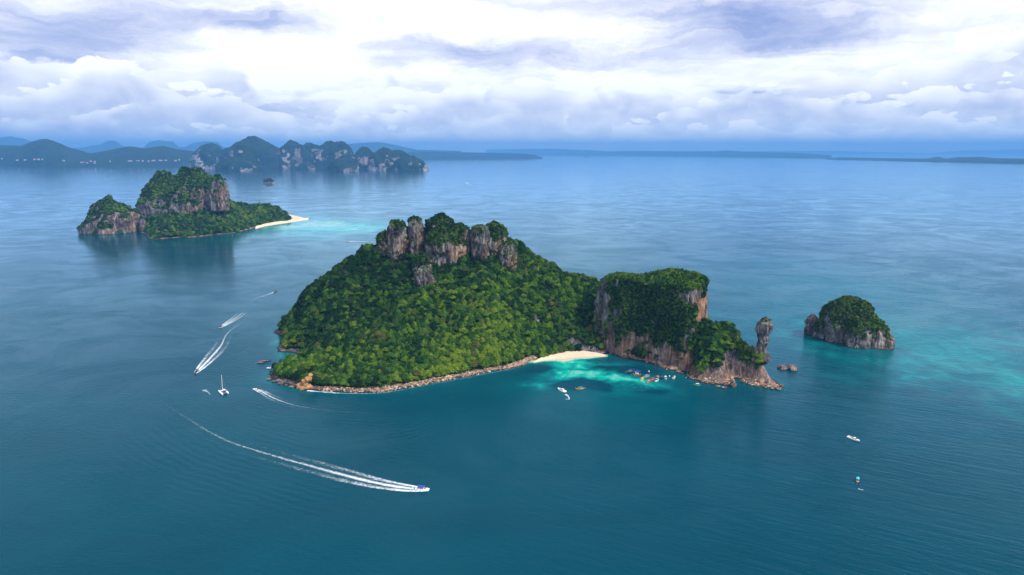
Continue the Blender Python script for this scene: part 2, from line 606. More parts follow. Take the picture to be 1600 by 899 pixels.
M['yellow'] = plain("yellow_paint", (0.70, 0.46, 0.06), 0.5, 0.3)
M['green'] = plain("sea_green_canvas", (0.02, 0.32, 0.22), 0.7, 0.2)
M['turquoise'] = plain("turquoise_canvas", (0.04, 0.50, 0.50), 0.7, 0.2)
M['sky'] = plain("pale_blue_canvas", (0.12, 0.38, 0.65), 0.7, 0.2)
M['wood'] = plain("varnished_wood", (0.24, 0.12, 0.05), 0.5, 0.3, 0.35, 6)
M['cream'] = plain("cream_deck", (0.68, 0.60, 0.48), 0.6, 0.3)
M['glass'] = plain("smoked_glass", (0.02, 0.025, 0.03), 0.08, 0.6)
M['metal'] = plain("brushed_metal", (0.55, 0.56, 0.58), 0.35, 0.5, metallic=0.8)
M['ochre'] = plain("ochre_rock", (0.40, 0.21, 0.095), 0.9, 0.1, 0.45, 0.9)
M['rubble'] = plain("pale_pink_rubble", (0.50, 0.36, 0.25), 0.9, 0.1, 0.35, 0.25)
M['wall'] = plain("pale_wall", (0.46, 0.41, 0.38), 0.8, 0.2)
M['roof'] = plain("clay_roof", (0.38, 0.17, 0.11), 0.8, 0.2)

# ------------------------------------------------------------------ the sea
def axis(breaks):
    out = [breaks[0][0]]
    for (a, s0), (b, s1) in zip(breaks, breaks[1:]):
        n = max(2, int(round((b - a) / ((s0 + s1) / 2 if s0 * s1 == 0 or abs(s0 - s1) < .01 else
                                        (s1 - s0) / math.log(s1 / s0)))))
        t = np.linspace(0, 1, n + 1)[1:]
        if abs(s0 - s1) > .01:
            k = s1 / s0
            t = (k ** t - 1) / (k - 1)
        out += list(a + (b - a) * t)
    return np.array(out)


sx = axis([(-60000, 6000), (-3000, 60), (-900, 12), (-330, 3), (20, 1.8), (230, 1.8), (480, 5), (1500, 40), (4000, 200), (60000, 6000)])
sy = axis([(-60000, 6000), (-200, 60), (330, 3), (640, 2.2), (770, 2.2), (1000, 6), (1800, 16), (2500, 16), (4000, 80), (60000, 4000)])
SX, SY = np.meshgrid(sx, sy)
X, Y = SX.ravel(), SY.ravel()


def blob(px, py, rx, ry, amp, warp=10.0):
    cx, cy = gp(px, py)
    ex = abs(gp(px + rx, py)[0] - cx)
    ey = abs(gp(px, py - ry)[1] - gp(px, py + ry)[1]) / 2
    wx = X + warp * fbm(X / 24, Y / 24, oct=4, seed=31)
    wy = Y + warp * fbm(X / 24, Y / 24, oct=4, seed=37)
    return amp * np.exp(-((wx - cx) / ex) ** 2 - ((wy - cy) / ey) ** 2)


MAIN_NEAR = [(419, 590), (432, 598), (450, 603), (470, 608), (490, 611), (530, 613), (570, 614), (605, 612), (640, 606),
             (680, 598), (720, 591), (760, 583), (800, 575), (820, 569), (840, 563)]
BEACH_FRONT = [(832, 565), (845, 564), (870, 563), (900, 560), (925, 558), (945, 555)]
CLIFF_FRONT = [(952, 554), (975, 560), (1010, 566), (1030, 572), (1050, 579), (1072, 583), (1079, 590), (1096, 597),
               (1111, 598), (1133, 601), (1142, 598), (1151, 593), (1165, 598), (1180, 603), (1190, 604), (1209, 607),
               (1222, 608)]
main_shore = [gp(*p) for p in MAIN_NEAR + BEACH_FRONT[2:] + CLIFF_FRONT]
main_shore += [(263, 640), (266, 655), (258, 672), (248, 690), (240, 720), (236, 760), (228, 800), (205, 850), (190, 900),
               (160, 950), (110, 1000), (40, 1030), (-60, 1040), (-150, 1010), (-230, 960), (-275, 905)]
main_shore += [gp(428, 517), gp(431, 524), gp(438, 530), gp(433, 546), gp(445, 551), gp(462, 553), gp(468, 558), gp(452, 566), gp(436, 574), gp(424, 581)]

shal = np.zeros_like(X)
for a in ((895, 572, 50, 6, .45), (930, 568, 45, 5, .25), (885, 585, 26, 8, .52), (925, 583, 40, 7, .55), (962, 588, 40, 6, .46), (995, 594, 34, 8, .42),
          (852, 601, 14, 5, .42), (1005, 603, 60, 14, .20), (930, 600, 120, 22, .12), (950, 640, 130, 30, .05)):
    shal += blob(*a)
for a in ((922, 602, 34, 6.5, -.75), (888, 601, 20, 5, -.3), (945, 575, 24, 3, -.34), (990, 578, 28, 4, -.45), (1012, 612, 26, 5, -.3),
          (845, 576, 22, 6, -.35), (955, 585, 8, 2, -.4), (905, 577, 20, 2, -.25)):
    shal += blob(*a, warp=7)
shal = np.clip(shal * 1.1, 0, .72)
# sand bank under the beach
beach_line = spline([gp(*p) for p in BEACH_FRONT], 8)
bd = np.full_like(X, 1e9)
near = (np.abs(X - 90) < 200) & (np.abs(Y - 735) < 150)
for q in beach_line:
    bd[near] = np.minimum(bd[near], np.hypot(X[near] - q[0], Y[near] - q[1]))
shal = np.clip(shal, 0, 1) + 0.9 * np.exp(-(bd / 5.5) ** 2) * (1 + .35 * fbm(X / 14, Y / 14, oct=3, seed=5))
# the pale shelf to the right and by the far sand spit
shal += blob(1470, 540, 180, 42, .26, 50) + blob(1570, 595, 100, 36, .24, 40) + blob(1290, 450, 190, 50, .17, 60) + blob(1230, 510, 110, 50, .08, 40)
shal += blob(505, 347, 60, 6, .66, 60) + blob(575, 354, 80, 7, .58, 70) + blob(475, 336, 50, 4, .5, 60) + blob(465, 354, 60, 7, .45, 60) + blob(430, 354, 40, 4, .3, 40) + blob(500, 364, 120, 9, .34, 70)
shal += blob(448, 556, 14, 5, .3, 3) + blob(437, 532, 9, 6, .22, 3)
sd = np.full_like(X, -1e9)
nm = (np.abs(X) < 420) & (Y > 520) & (Y < 1150)
sd[nm] = poly_sdf(spline(main_shore, 3, True), X[nm], Y[nm])
shal += 0.12 * np.exp(-(np.maximum(-sd, 0) / 9.0) ** 1.2) * (sd < 0)
shal = np.clip(shal, 0, 1)

# waves thrown by the passing boats: distance from the tracks of their wakes
track = np.concatenate([spline([gp(a, b) for a, b in ((660, 765), (560, 748), (440, 715), (360, 690), (290, 650), (250, 620))], 14),
                        spline([gp(a, b) for a, b in ((398, 609), (440, 625), (500, 639), (600, 646))], 10)])
wd = np.full_like(X, 1e4)
nw = (X > -420) & (X < 150) & (Y > 380) & (Y < 760)
for q in track:
    wd[nw] = np.minimum(wd[nw], np.hypot(X[nw] - q[0], Y[nw] - q[1]))
wm = np.exp(-((wd - 45) / 42.0) ** 2) * sst(-0.2, 0.35, fbm(X / 70, Y / 70, oct=3, seed=77)) * (wd < 9e3)
wm = wm * sst(380, 430, Y) * sst(-420, -330, X) * sst(-40, -110, X)
wd = np.minimum(wd, 400)
sea = mesh_obj("sea", np.stack([X, Y, np.zeros_like(X)], 1), grid_faces(len(sx), len(sy)), M['sea'], smooth=True,
               attrs={'shallow': shal, 'wake_d': wd, 'wake_m': wm})
tag(sea, kind='structure')


# ------------------------------------------------------------------ islands as height fields
def rbf(ctrl, c):
    p = np.array([(a, b) for a, b, _ in ctrl], float)
    z = np.array([q[2] for q in ctrl], float)
    K = np.sqrt(((p[:, None] - p[None]) ** 2).sum(-1) + c * c)
    n = len(p)
    A = np.zeros((n + 1, n + 1))
    A[:n, :n] = K - np.eye(n) * 0.5
    A[:n, n] = A[n, :n] = 1
    sol = np.linalg.solve(A, np.append(z, 0))

    def f(x, y):
        r = np.full(x.shape, sol[n])
        for (a, b), wgt in zip(p, sol[:n]):
            r = r + wgt * np.sqrt((x - a) ** 2 + (y - b) ** 2 + c * c)
        return r
    return f


def heightfield(name, shore, ctrl, step, width, rough, pad=8.0, c=12.0, wob=3.0, wscale=18.0, veg_fn=None, warm_fn=None, seed=0, z_fn=None, veg0=4.0):
    poly = spline(shore, 4, True)
    base = rbf([(a, b, 0.0) for a, b in shore] + ctrl, c)
    lo, hi = poly.min(0) - pad, poly.max(0) + pad
    xs, ys = np.arange(lo[0], hi[0], step), np.arange(lo[1], hi[1], step)
    gx, gy = np.meshgrid(xs, ys)
    x, y = gx.ravel(), gy.ravel()
    d = poly_sdf(poly, x, y)
    dn = d + wob * fbm(x / wscale, y / wscale, oct=4, seed=seed + 1)
    wd_ = width(x, y) if callable(width) else width
    zr = np.maximum(base(x, y), 2.0)
    n1 = fbm(x / 55, y / 55, oct=5, seed=seed + 2)
    zr = np.maximum(zr + rough * (n1 * 0.9 + 0.5 * (0.5 - np.abs(fbm(x / 40, y / 40, oct=3, seed=seed + 9)))) * sst(5, 40, d), 2.0)
    shelf = np.clip(dn * 0.32, -4, 3.0)
    z = shelf + (zr - shelf) * sst(3.0, 3.0 + wd_, dn)
    z = np.where(dn < 0, np.maximum(dn * 0.5, -4), z)
    z += 0.8 * fbm(x / 5, y / 5, oct=3, seed=seed + 4) * sst(0, 4, dn)
    if z_fn:
        z = z_fn(x, y, z)
    keep = (d > -pad + step)
    nx = len(xs)
    f = grid_faces(nx, len(ys))
    f = f[keep[f].all(1)]
    used = np.unique(f)
    remap = -np.ones(len(x), np.int64)
    remap[used] = np.arange(len(used))
    o = mesh_obj(name, np.stack([x, y, z], 1)[used], remap[f], M['rock'], smooth=True)
    x, y, z, d, dn = x[used], y[used], z[used], d[used], dn[used]
    nz = vnormals(o)[:, 2]
    veg = sst(veg0, veg0 + 3.5, dn) * sst(0.36, 0.52, nz)
    if veg_fn:
        veg = veg_fn(x, y, z, dn, nz, veg)
    warm = (1 - sst(2, 12, dn)) * 0.85
    if warm_fn:
        warm = warm_fn(x, y, z, dn, warm)
    set_attr(o, 'veg', veg)
    set_attr(o, 'warm', warm)
    set_attr(o, 'tide', np.ones(len(x)))
    tag(o, kind='structure')

    def zat(qx, qy):                    # height lookup on the grid
        i = np.clip(((np.asarray(qx) - lo[0]) / step).astype(int), 0, nx - 1)
        j = np.clip(((np.asarray(qy) - lo[1]) / step).astype(int), 0, len(ys) - 1)
        full = np.full(len(xs) * len(ys), -4.0)
        full[used] = z
        return full[j * nx + i]
    return o, veg, zat


def ell(px, py, Yd, rx, ry):            # soft ellipse in world metres round a photo point at distance Yd
    cx, cy, _ = P(px, py, Yd)
    return lambda x, y: np.exp(-((x - cx) / rx) ** 2 - ((y - cy) / ry) ** 2)


def ridge(pts, drop=0.0):
    return [(P(*p)[0], P(*p)[1], max(1.0, P(*p)[2] - drop)) for p in pts]


main_ctrl = ridge([(438, 490, 850), (476, 448, 865), (514, 424, 870), (540, 408, 870), (568, 388, 865), (594, 378, 860)], 8)
main_ctrl += ridge([(800, 372, 870), (830, 390, 868), (850, 402, 865), (900, 428, 855), (935, 442, 845)], 13)
main_ctrl += ridge([(625, 398, 850), (660, 408, 840), (700, 420, 835), (740, 412, 842), (780, 414, 840), (655, 440, 815),
                    (650, 470, 775), (640, 500, 740), (610, 540, 700),
                    (700, 470, 765), (700, 520, 715), (760, 470, 770), (820, 480, 775), (880, 500, 785), (850, 520, 765),
                    (560, 440, 820), (520, 470, 800), (560, 500, 750), (500, 530, 745), (470, 560, 712), (520, 575, 692),
                    (450, 520, 820), (560, 570, 690), (720, 560, 690), (620, 580, 680)], 4)
main_ctrl += [(-60, 880, 118), (0, 880, 102), (60, 880, 66), (-120, 880, 112), (-60, 950, 70), (60, 940, 50), (-160, 940, 60), (140, 860, 44),
              (165, 820, 48), (190, 760, 60)]
main_ctrl += ridge([(1108, 506, 705), (1130, 512, 698), (1150, 521, 690), (1175, 534, 675), (1190, 550, 664), (1204, 574, 655)], 2)
main_ctrl += [(P(1150, 560, 655)[0], 655, 22), (P(1110, 560, 668)[0], 668, 24), (P(1185, 580, 643)[0], 643, 14)]
rock_left = ell(478, 592, 668, 10, 15)
rock_beach = ell(925, 535, 752, 18, 9)
rock_tip = ell(1190, 585, 645, 22, 12)
rock_mid = ell(1130, 520, 695, 12, 8)


def main_veg(x, y, z, dn, nz, v):
    v = np.where(x > 140, sst(4, 8, dn) * sst(.22, .40, nz), v)
    v = v * (1 - sst(-2, 1, poly_sdf(BP, x, y)))
    far = sst(-40, 60, x) * (y < 720)
    v = v * (1 - sst(.35, .6, rock_left(x, y)))
    v = v * (1 - .9 * sst(.3, .6, rock_beach(x, y) + .25 * fbm(x / 8, y / 8, seed=3)))
    v = v * (1 - .8 * sst(.35, .7, rock_tip(x, y) + .35 * fbm(x / 9, y / 9, seed=4)))
    v = v * (1 - .5 * sst(.4, .8, rock_mid(x, y) + .3 * fbm(x / 7, y / 7, seed=6)))
    # low brown cliffs under the right-hand slope
    low_cliff = sst(150, 165, x) * (1 - sst(8, 13, z + 5 * fbm(x / 9, y / 9, seed=8)))
    return v * (1 - low_cliff)


def main_warm(x, y, z, dn, wm_):
    wm_ = wm_ * (1 - 0.8 * sst(-180, -205, x))
    wm_ = np.maximum(wm_, 1.2 * sst(.25, .6, rock_left(x, y)))
    return np.maximum(wm_, 0.45 * sst(150, 170, x) * (z < 16))


BP = [gp(832, 568), gp(846, 566), gp(870, 565), gp(900, 562.5), gp(928, 560), gp(950, 557), gp(948, 554.5, 2), gp(922, 549.5, 2), gp(897, 548, 2),
      gp(872, 551.5, 2), gp(850, 557, 2), gp(838, 563, 2)]


RELIEF = [(P(662, 462, 790), P(600, 575, 690), 20, 13), (P(600, 430, 830), P(520, 545, 715), 20, -13), (P(560, 420, 850), P(455, 540, 745), 18, 9),
          (P(720, 440, 815), P(690, 570, 685), 22, -9), (P(770, 430, 830), P(760, 560, 700), 18, 8), (P(830, 430, 840), P(815, 545, 735), 20, -8),
          (P(890, 450, 840), P(870, 530, 765), 15, 6), (P(500, 560, 715), P(430, 575, 690), 14, 6)]


def flat_beach(x, y, z):
    for (a, b, sg, am) in RELIEF:
        ex, ey = b[0] - a[0], b[1] - a[1]
        t = np.clip(((x - a[0]) * ex + (y - a[1]) * ey) / (ex * ex + ey * ey), 0, 1)
        wob = 9 * fbm(x / 35, y / 35, oct=2, seed=44)
        d = np.hypot(x - a[0] - ex * t, y - a[1] - ey * t) + wob
        z = z + am * np.exp(-(d / sg) ** 2) * sst(3, 14, z) * np.sin(np.pi * (0.12 + .76 * t))
    m = sst(-9, 0, poly_sdf(BP, x, y))
    return z * (1 - m) + np.minimum(z, -0.9) * m


island, veg_main, z_main = heightfield("island", main_shore, main_ctrl, 1.6,
                                       lambda x, y: np.where(x > 140, 15.0, 24.0), 11.0, z_fn=flat_beach, veg0=6.0, veg_fn=main_veg, warm_fn=main_warm, seed=2)


# ------------------------------------------------------------------ limestone crags as lofted rock
def loft(name, outline, z0, topz, profile, rings=36, nseg=120, flute=1.2, fscale=7.0, lump=2.0, lscale=22.0,
         dome=3.0, seed=0, mat=None, veg_fn=None, warm_fn=None, parent=None, tide=0.0, lean=(0, 0), bare=0.0):
    out = spline(outline, max(3, nseg // len(outline)), True)
    n = len(out)
    cen = out.mean(0)
    rel = out - cen
    ang_n = rel / np.linalg.norm(rel, axis=1)[:, None]
    size = np.linalg.norm(rel, axis=1).mean()
    tops = np.array([topz(*q) for q in out]) if callable(topz) else np.full(n, float(topz))
    pt = np.array([a for a, _ in profile])
    ps = np.array([b for _, b in profile])
    V = []
    for k in range(rings + 1):
        t = k / rings
        s = np.interp(t, pt, ps)
        z = z0 + (tops - z0) * t
        xy = cen + rel * s
        x, y = xy[:, 0], xy[:, 1]
        disp = flute * fbm(x / fscale, y / fscale, z / (fscale * 4), oct=4, seed=seed) \
            + lump * fbm(x / lscale, y / lscale, z / lscale, oct=3, seed=seed + 20)
        disp = disp + 0.55 * flute * fbm(x / (fscale * .5), y / (fscale * .5), z / (fscale * .6), oct=3, seed=seed + 5)
        cr_ = fbm(x / (fscale * 1.3), y / (fscale * 1.3), z / (fscale * 7), oct=3, seed=seed + 11)
        disp = disp - 1.5 * flute * np.exp(-(cr_ / .10) ** 2)
        disp = disp * (0.4 + 0.6 * min(1, s))
        xy = xy + ang_n * disp[:, None] + np.array(lean) * t
        V.append(np.column_stack([xy, z]))
    last = V[-1]
    c2 = last[:, :2].mean(0)
    ct = tops.mean()
    caps = max(4, rings // 3)
    for k in range(1, caps):
        s = 1 - k / caps
        xy = c2 + (last[:, :2] - c2) * s
        tz = np.array([topz(*q) for q in xy]) if callable(topz) else np.full(n, ct)
        z = tz + dome * (1 - s * s) + 0.6 * lump * fbm(xy[:, 0] / lscale * 1.6, xy[:, 1] / lscale * 1.6, oct=3, seed=seed + 40) * (1 - s ** 4)
        z = last[:, 2] * s ** 6 + z * (1 - s ** 6)
        V.append(np.column_stack([xy, z]))
    V.append(np.array([[*c2, V[-1][:, 2].mean()]]))
    V = np.concatenate(V)
    F = []
    rows = rings + caps
    i = np.arange(n)
    for k in range(rows - 1 + 1 - 1):
        a = k * n + i
        b = k * n + (i + 1) % n
        F.append(np.stack([a, b, b + n, a + n], 1))
    F = np.concatenate(F)
    ctr = len(V) - 1
    a = (rows - 1) * n + i
    Ft = np.stack([a, (rows - 1) * n + (i + 1) % n, np.full(n, ctr), np.full(n, ctr)], 1)
    me_faces = F.tolist() + [q[:3] for q in Ft.tolist()]
    o = mesh_obj(name, V, me_faces, mat or M['rock'], parent, smooth=True)
    nz = vnormals(o)[:, 2]
    x, y, z = V.T
    v = sst(0.25 + bare, 0.5 + bare, nz + 0.25 * fbm(x / (size * .3), y / (size * .3), z / (size * .3), oct=3, seed=seed + 60))
    if veg_fn:
        v = veg_fn(x, y, z, nz, v)
    wv = 0.25 + 0.5 * fbm(x / (size * .5), y / (size * .5), z / size, oct=3, seed=seed + 80)
    if warm_fn:
        wv = warm_fn(x, y, z, wv)
    set_attr(o, 'veg', v)
    set_attr(o, 'warm', wv)
    set_attr(o, 'tide', np.full(len(V), tide))
    return o, v


def oval(cx, cy, rx, ry, n=10, rot=0.0, sq=2.6, jit=0.08, rnd=None):
    rnd = rnd or random
    pts = []
    for k in range(n):
        a = 2 * math.pi * k / n
        ca, sa = math.cos(a), math.sin(a)
        x = rx * math.copysign(abs(ca) ** (2 / sq), ca) * (1 + rnd.uniform(-jit, jit))
        y = ry * math.copysign(abs(sa) ** (2 / sq), sa) * (1 + rnd.uniform(-jit, jit))
        pts.append((cx + x * math.cos(rot) - y * math.sin(rot), cy + x * math.sin(rot) + y * math.cos(rot)))
    return pts


SCATTER = []                            # (object, veg, density per m2, scale range, forest key, seed)
crag_prof = [(0, 1.12), (0.25, 1.04), (0.5, 1.05), (0.72, 1.0), (0.86, 0.88), (0.95, .72), (1.0, 0.5)]


def crag(name, label, pl, pr, top, base, Yd, ratio=0.8, prof=None, dome=3.0, seed=0, sink=8.0, cat='crag', warm=None, vegz=None, vm=1.0, **kw):
    xl, _, zt = P(pl, top, Yd)
    xr = P(pr, top, Yd)[0]
    zb = P((pl + pr) / 2, base, Yd)[2] - sink
    rx = (xr - xl) / 2
    rnd = random.Random(seed * 7 + 1)

    def vf(x, y, z, nz, v):
        t = (z - zb - sink) / (zt - zb - sink)
        lo, hi = vegz or (0.66, 0.92)
        return np.maximum(v * 0.9 * vm, vm * sst(lo, hi, t + 0.22 * fbm(x / 7, y / 7, z / 9, oct=3, seed=seed + 3)) * 0.9)

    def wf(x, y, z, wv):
        lit = sst(-0.2, 0.9, (x - (xl + xr) / 2) / rx - (y - Yd) / (rx * ratio) * 0.3)  # sunlit right-hand side of the crag painted in as warmer rock colour
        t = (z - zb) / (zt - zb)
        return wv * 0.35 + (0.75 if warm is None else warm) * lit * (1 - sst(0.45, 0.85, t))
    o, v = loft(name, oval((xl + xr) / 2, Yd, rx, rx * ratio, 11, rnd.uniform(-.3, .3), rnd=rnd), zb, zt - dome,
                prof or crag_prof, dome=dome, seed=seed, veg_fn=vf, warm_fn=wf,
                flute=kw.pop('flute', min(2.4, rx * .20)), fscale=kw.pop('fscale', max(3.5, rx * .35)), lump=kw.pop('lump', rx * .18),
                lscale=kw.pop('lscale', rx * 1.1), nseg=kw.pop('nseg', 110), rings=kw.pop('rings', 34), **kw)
    if label:
        tag(o, label, cat)
    SCATTER.append((o, v * vm, 0.10, (0.8, 2.3), 'crag', seed))
    return o


tall = [(0, 1.0), (.3, 1.04), (.6, 1.02), (.8, .94), (.92, .8), (1, .52)]
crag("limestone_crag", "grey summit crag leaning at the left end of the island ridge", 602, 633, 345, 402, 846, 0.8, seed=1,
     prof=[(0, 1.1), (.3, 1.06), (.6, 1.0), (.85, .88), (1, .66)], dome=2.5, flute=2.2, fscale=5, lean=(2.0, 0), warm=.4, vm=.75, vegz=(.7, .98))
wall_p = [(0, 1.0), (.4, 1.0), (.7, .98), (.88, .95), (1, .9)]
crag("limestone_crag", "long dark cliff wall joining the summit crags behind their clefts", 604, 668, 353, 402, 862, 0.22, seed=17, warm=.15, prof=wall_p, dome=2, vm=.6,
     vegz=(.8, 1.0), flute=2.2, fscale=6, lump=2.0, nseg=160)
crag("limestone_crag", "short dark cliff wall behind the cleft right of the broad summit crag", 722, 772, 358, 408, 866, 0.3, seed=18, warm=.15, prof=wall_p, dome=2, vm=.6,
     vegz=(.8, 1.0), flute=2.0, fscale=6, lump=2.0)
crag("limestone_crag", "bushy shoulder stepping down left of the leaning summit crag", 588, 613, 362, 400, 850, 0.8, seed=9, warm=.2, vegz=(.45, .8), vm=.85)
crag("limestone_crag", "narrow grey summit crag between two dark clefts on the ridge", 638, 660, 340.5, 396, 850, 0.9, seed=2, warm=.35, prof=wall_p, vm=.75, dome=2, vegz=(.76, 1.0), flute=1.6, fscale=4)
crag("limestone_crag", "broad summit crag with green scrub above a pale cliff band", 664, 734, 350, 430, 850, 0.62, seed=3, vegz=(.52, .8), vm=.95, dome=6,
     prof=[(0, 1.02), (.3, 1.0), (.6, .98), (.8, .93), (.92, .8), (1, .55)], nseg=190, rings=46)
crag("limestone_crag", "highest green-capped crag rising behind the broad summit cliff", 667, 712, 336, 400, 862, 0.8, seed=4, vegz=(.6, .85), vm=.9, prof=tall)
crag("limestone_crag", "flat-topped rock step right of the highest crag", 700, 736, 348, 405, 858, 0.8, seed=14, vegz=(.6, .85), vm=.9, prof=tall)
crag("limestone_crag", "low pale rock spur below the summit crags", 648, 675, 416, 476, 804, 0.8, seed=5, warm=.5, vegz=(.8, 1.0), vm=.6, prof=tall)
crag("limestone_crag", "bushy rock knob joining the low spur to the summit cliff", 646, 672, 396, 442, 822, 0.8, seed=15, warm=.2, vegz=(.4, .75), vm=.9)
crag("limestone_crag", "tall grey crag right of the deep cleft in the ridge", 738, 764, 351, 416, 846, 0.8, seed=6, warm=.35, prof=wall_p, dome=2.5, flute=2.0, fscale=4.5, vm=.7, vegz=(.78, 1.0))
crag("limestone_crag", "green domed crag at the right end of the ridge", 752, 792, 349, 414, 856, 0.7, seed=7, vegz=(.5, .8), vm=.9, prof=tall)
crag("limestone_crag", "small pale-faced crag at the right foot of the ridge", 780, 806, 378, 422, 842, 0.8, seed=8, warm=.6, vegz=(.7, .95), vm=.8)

# the big block headland above the bay
bl = [gp(936, 549), gp(960, 555), gp(1000, 562), gp(1035, 571), gp(1074, 583)]
blk = [(bl[0][0] + 2, bl[0][1] + 4), (bl[1][0], bl[1][1] + 3), (bl[2][0], bl[2][1] + 3), (bl[3][0], bl[3][1] + 4), (bl[4][0] + 2, bl[4][1] + 6),
       (P(1104, 480, 708)[0], 708), (P(1108, 480, 735)[0], 735), (205, 775), (180, 800), (140, 805), (108, 795), (94, 770)]
bx0, bx1 = blk[0][0], blk[4][0]


def blk_top(x, y):
    t = np.clip((x - 95) / (205 - 95), 0, 1)
    return 82.0 + 8.0 * t + 2.5 * math.sin(t * 9) - 0.04 * max(0.0, y - 760)


def blk_veg(x, y, z, nz, v):
    n = fbm(x / 16, y / 16, z / 16, oct=4, seed=91)
    n2 = fbm(x / 8, y / 8, z / 26, oct=4, seed=95)
    g_ = np.full(x.shape, 0.95)
    left = sst(36, 16, (x - 92) + 0.10 * (z - 50) + 7 * n)
    g_ = g_ * (1 - left * sst(-.35, .25, n2 + .15))
    lowz = 21 + 7 * np.sin((x - 95) / 24.0) + 6 * n
    lowz = np.where(x < 122, 13 + 8 * n, lowz)
    g_ = g_ * (1 - sst(2, -3, z - lowz))
    right = sst(-6, 2, x - (193 - 0.06 * (z - 50)) + 6 * n) * sst(80, 72, z + 5 * n) * sst(42, 54, z) * sst(748, 738, y)
    g_ = g_ * (1 - right)
    scar = np.exp(-((x - 183 - 0.12 * (z - 25) + 4 * n) / 3.5) ** 2) * (z < 46) * sst(-.4, .3, n2 + .25)
    g_ = g_ * (1 - scar)
    grey = np.exp(-((x - 186) / 20) ** 2 - ((z - 78) / 9) ** 2)
    g_ = g_ * (1 - .9 * sst(.3, .7, grey + .3 * n2))
    g_ = g_ - .38 * fbm(x / 4, y / 4, z / 5, oct=3, seed=99)
    return np.clip(np.maximum(g_, sst(.75, .9, nz)), 0, 1)


def blk_warm(x, y, z, wv):
    n = fbm(x / 16, y / 16, z / 22, oct=3, seed=97)
    return np.clip(0.75 * sst(40, 24, z + 6 * n) * (x > 104) + 1.0 * sst(184, 192, x) * sst(80, 70, z) + .35 * n, 0, 1.2)


block, veg_blk = loft("cliff_headland", blk, -4, blk_top, [(0, 1.04), (.10, 1.0), (.25, .985), (.6, .965), (.9, .94), (.97, .92), (1, .88)],
                      rings=64, nseg=300, flute=2.4, fscale=8, lump=3.0, lscale=26, dome=2, seed=33, veg_fn=blk_veg, warm_fn=blk_warm, tide=1.0)
tag(block, "tall square-topped headland with sheer green cliff above the bay", "headland")
SCATTER.append((block, veg_blk, 0.22, (0.9, 2.4), 'crag', 33))

# the head-shaped rock pillar
pb = P(1189, 552, 662)
pcx, pcy = pb[0], pb[1]
pz1 = P(1189, 496, 662)[2]
pillar, pv = loft("rock_pillar", oval(pcx, pcy, 5.5, 5.4, 10, rnd=random.Random(3)), 20, pz1 - 2.2,
                  [(0, 1.7), (.18, 1.25), (.36, .92), (.52, .86), (.62, .95), (.72, 1.36), (.85, 1.46), (.93, 1.2), (1, .65)],
                  rings=60, nseg=90, flute=0.7, fscale=3.6, lump=1.2, lscale=8, dome=2.2, seed=51, lean=(2.2, 0),
                  veg_fn=lambda x, y, z, nz, v: v * .7 * (z > pz1 - 4), warm_fn=lambda x, y, z, wv: wv * .4)
tag(pillar, "tall grey rock pillar with bulging head at the tip of the headland", "rock pillar")
SCATTER.append((pillar, pv, 0.10, (.6, 1.1), 'crag', 52))


def boulder_mesh(name, seed, sub=3):
    bm = bmesh.new()
    bmesh.ops.create_icosphere(bm, subdivisions=sub, radius=1.0)
    co = np.array([v.co for v in bm.verts])
    r = 1 + 0.30 * fbm(co[:, 0] * 1.1, co[:, 1] * 1.1, co[:, 2] * 1.1, oct=4, seed=seed)
    for v, k in zip(bm.verts, r):
        v.co *= k
    me = bpy.data.meshes.new(name)
    bm.to_mesh(me)
    bm.free()
    for nm_, vv in (('veg', 0.0), ('warm', 0.45), ('tide', 1.0)):
        at = me.attributes.new(nm_, 'FLOAT', 'POINT')
        at.data.foreach_set('value', np.full(len(me.vertices), vv, np.float32))
    me.materials.append(M['rock'])
    return me


BOULD = [boulder_mesh("boulder", 200 + k, 2) for k in range(6)]


def boulder(px, py, r, label, group=None, flat=0.7, z=0.0, k=None):
    o = bpy.data.objects.new("boulder", BOULD[random.randrange(6) if k is None else k])
    x, y = gp(px, py)
    o.location = (x, y, z)
    o.scale = (r, r * random.uniform(.7, 1), r * flat)
    o.rotation_euler = (0, 0, random.uniform(0, 6.28))
    COL.objects.link(o)
    tag(o, label, 'boulder', group)
    return o


for (px, py, r) in ((1060, 582, 3), (1066, 584, 2.4), (1080, 591, 3.2), (1088, 594, 2.6), (1098, 597, 3.4), (1104, 599, 2.4), (1113, 600, 2.8),
                    (1120, 598, 3.0), (1126, 600, 2.6), (1134, 602, 3.4), (1160, 598, 2.4), (1170, 601, 3.0), (1182, 604, 2.6), (1196, 606, 3),
                    (1206, 608, 2.6), (1216, 609, 2.8), (1221, 604, 3), (421, 593, 2.8), (428, 597, 2.6), (438, 601, 3), (447, 603, 2.4), (456, 606, 2.8)):
    if px < 500:
        boulder(px, py, r, "dark boulder at the waterline of the island's left point", "dark boulders round the left point")
    elif px < 1150:
        boulder(px, py, r, "weathered boulder at the waterline between the square headland and the sea cave", "boulders below the low right-hand cliffs")
    else:
        boulder(px, py, r, "brown boulder at the foot of the island's right tip", "boulders at the right tip")
boulder(1145, 604, 5.0, "brown boulder standing alone off the cliff foot", flat=1.0, k=1)
boulder(1144, 598, 3.4, "small boulder just behind the lone brown boulder", flat=.9, k=2)
boulder(1132, 606.5, 3.0, "pale flat rock left of the lone brown boulder", flat=.5, k=3)
boulder(1123, 604.5, 2.6, "dark flat rock awash left of the pale flat rock", flat=.4, k=4)
boulder(1222, 576, 6.5, "low dark rock just off the right tip of the island", flat=.5, k=5)
boulder(1237, 578, 6.0, "green-topped rock standing right of the island's tip", flat=1.0, k=0)

OCH, OCHN = [boulder_mesh("boulder", 260 + k, 3) for k in range(2)], []
for me_ in OCH:
    me_.materials[0] = M['ochre']
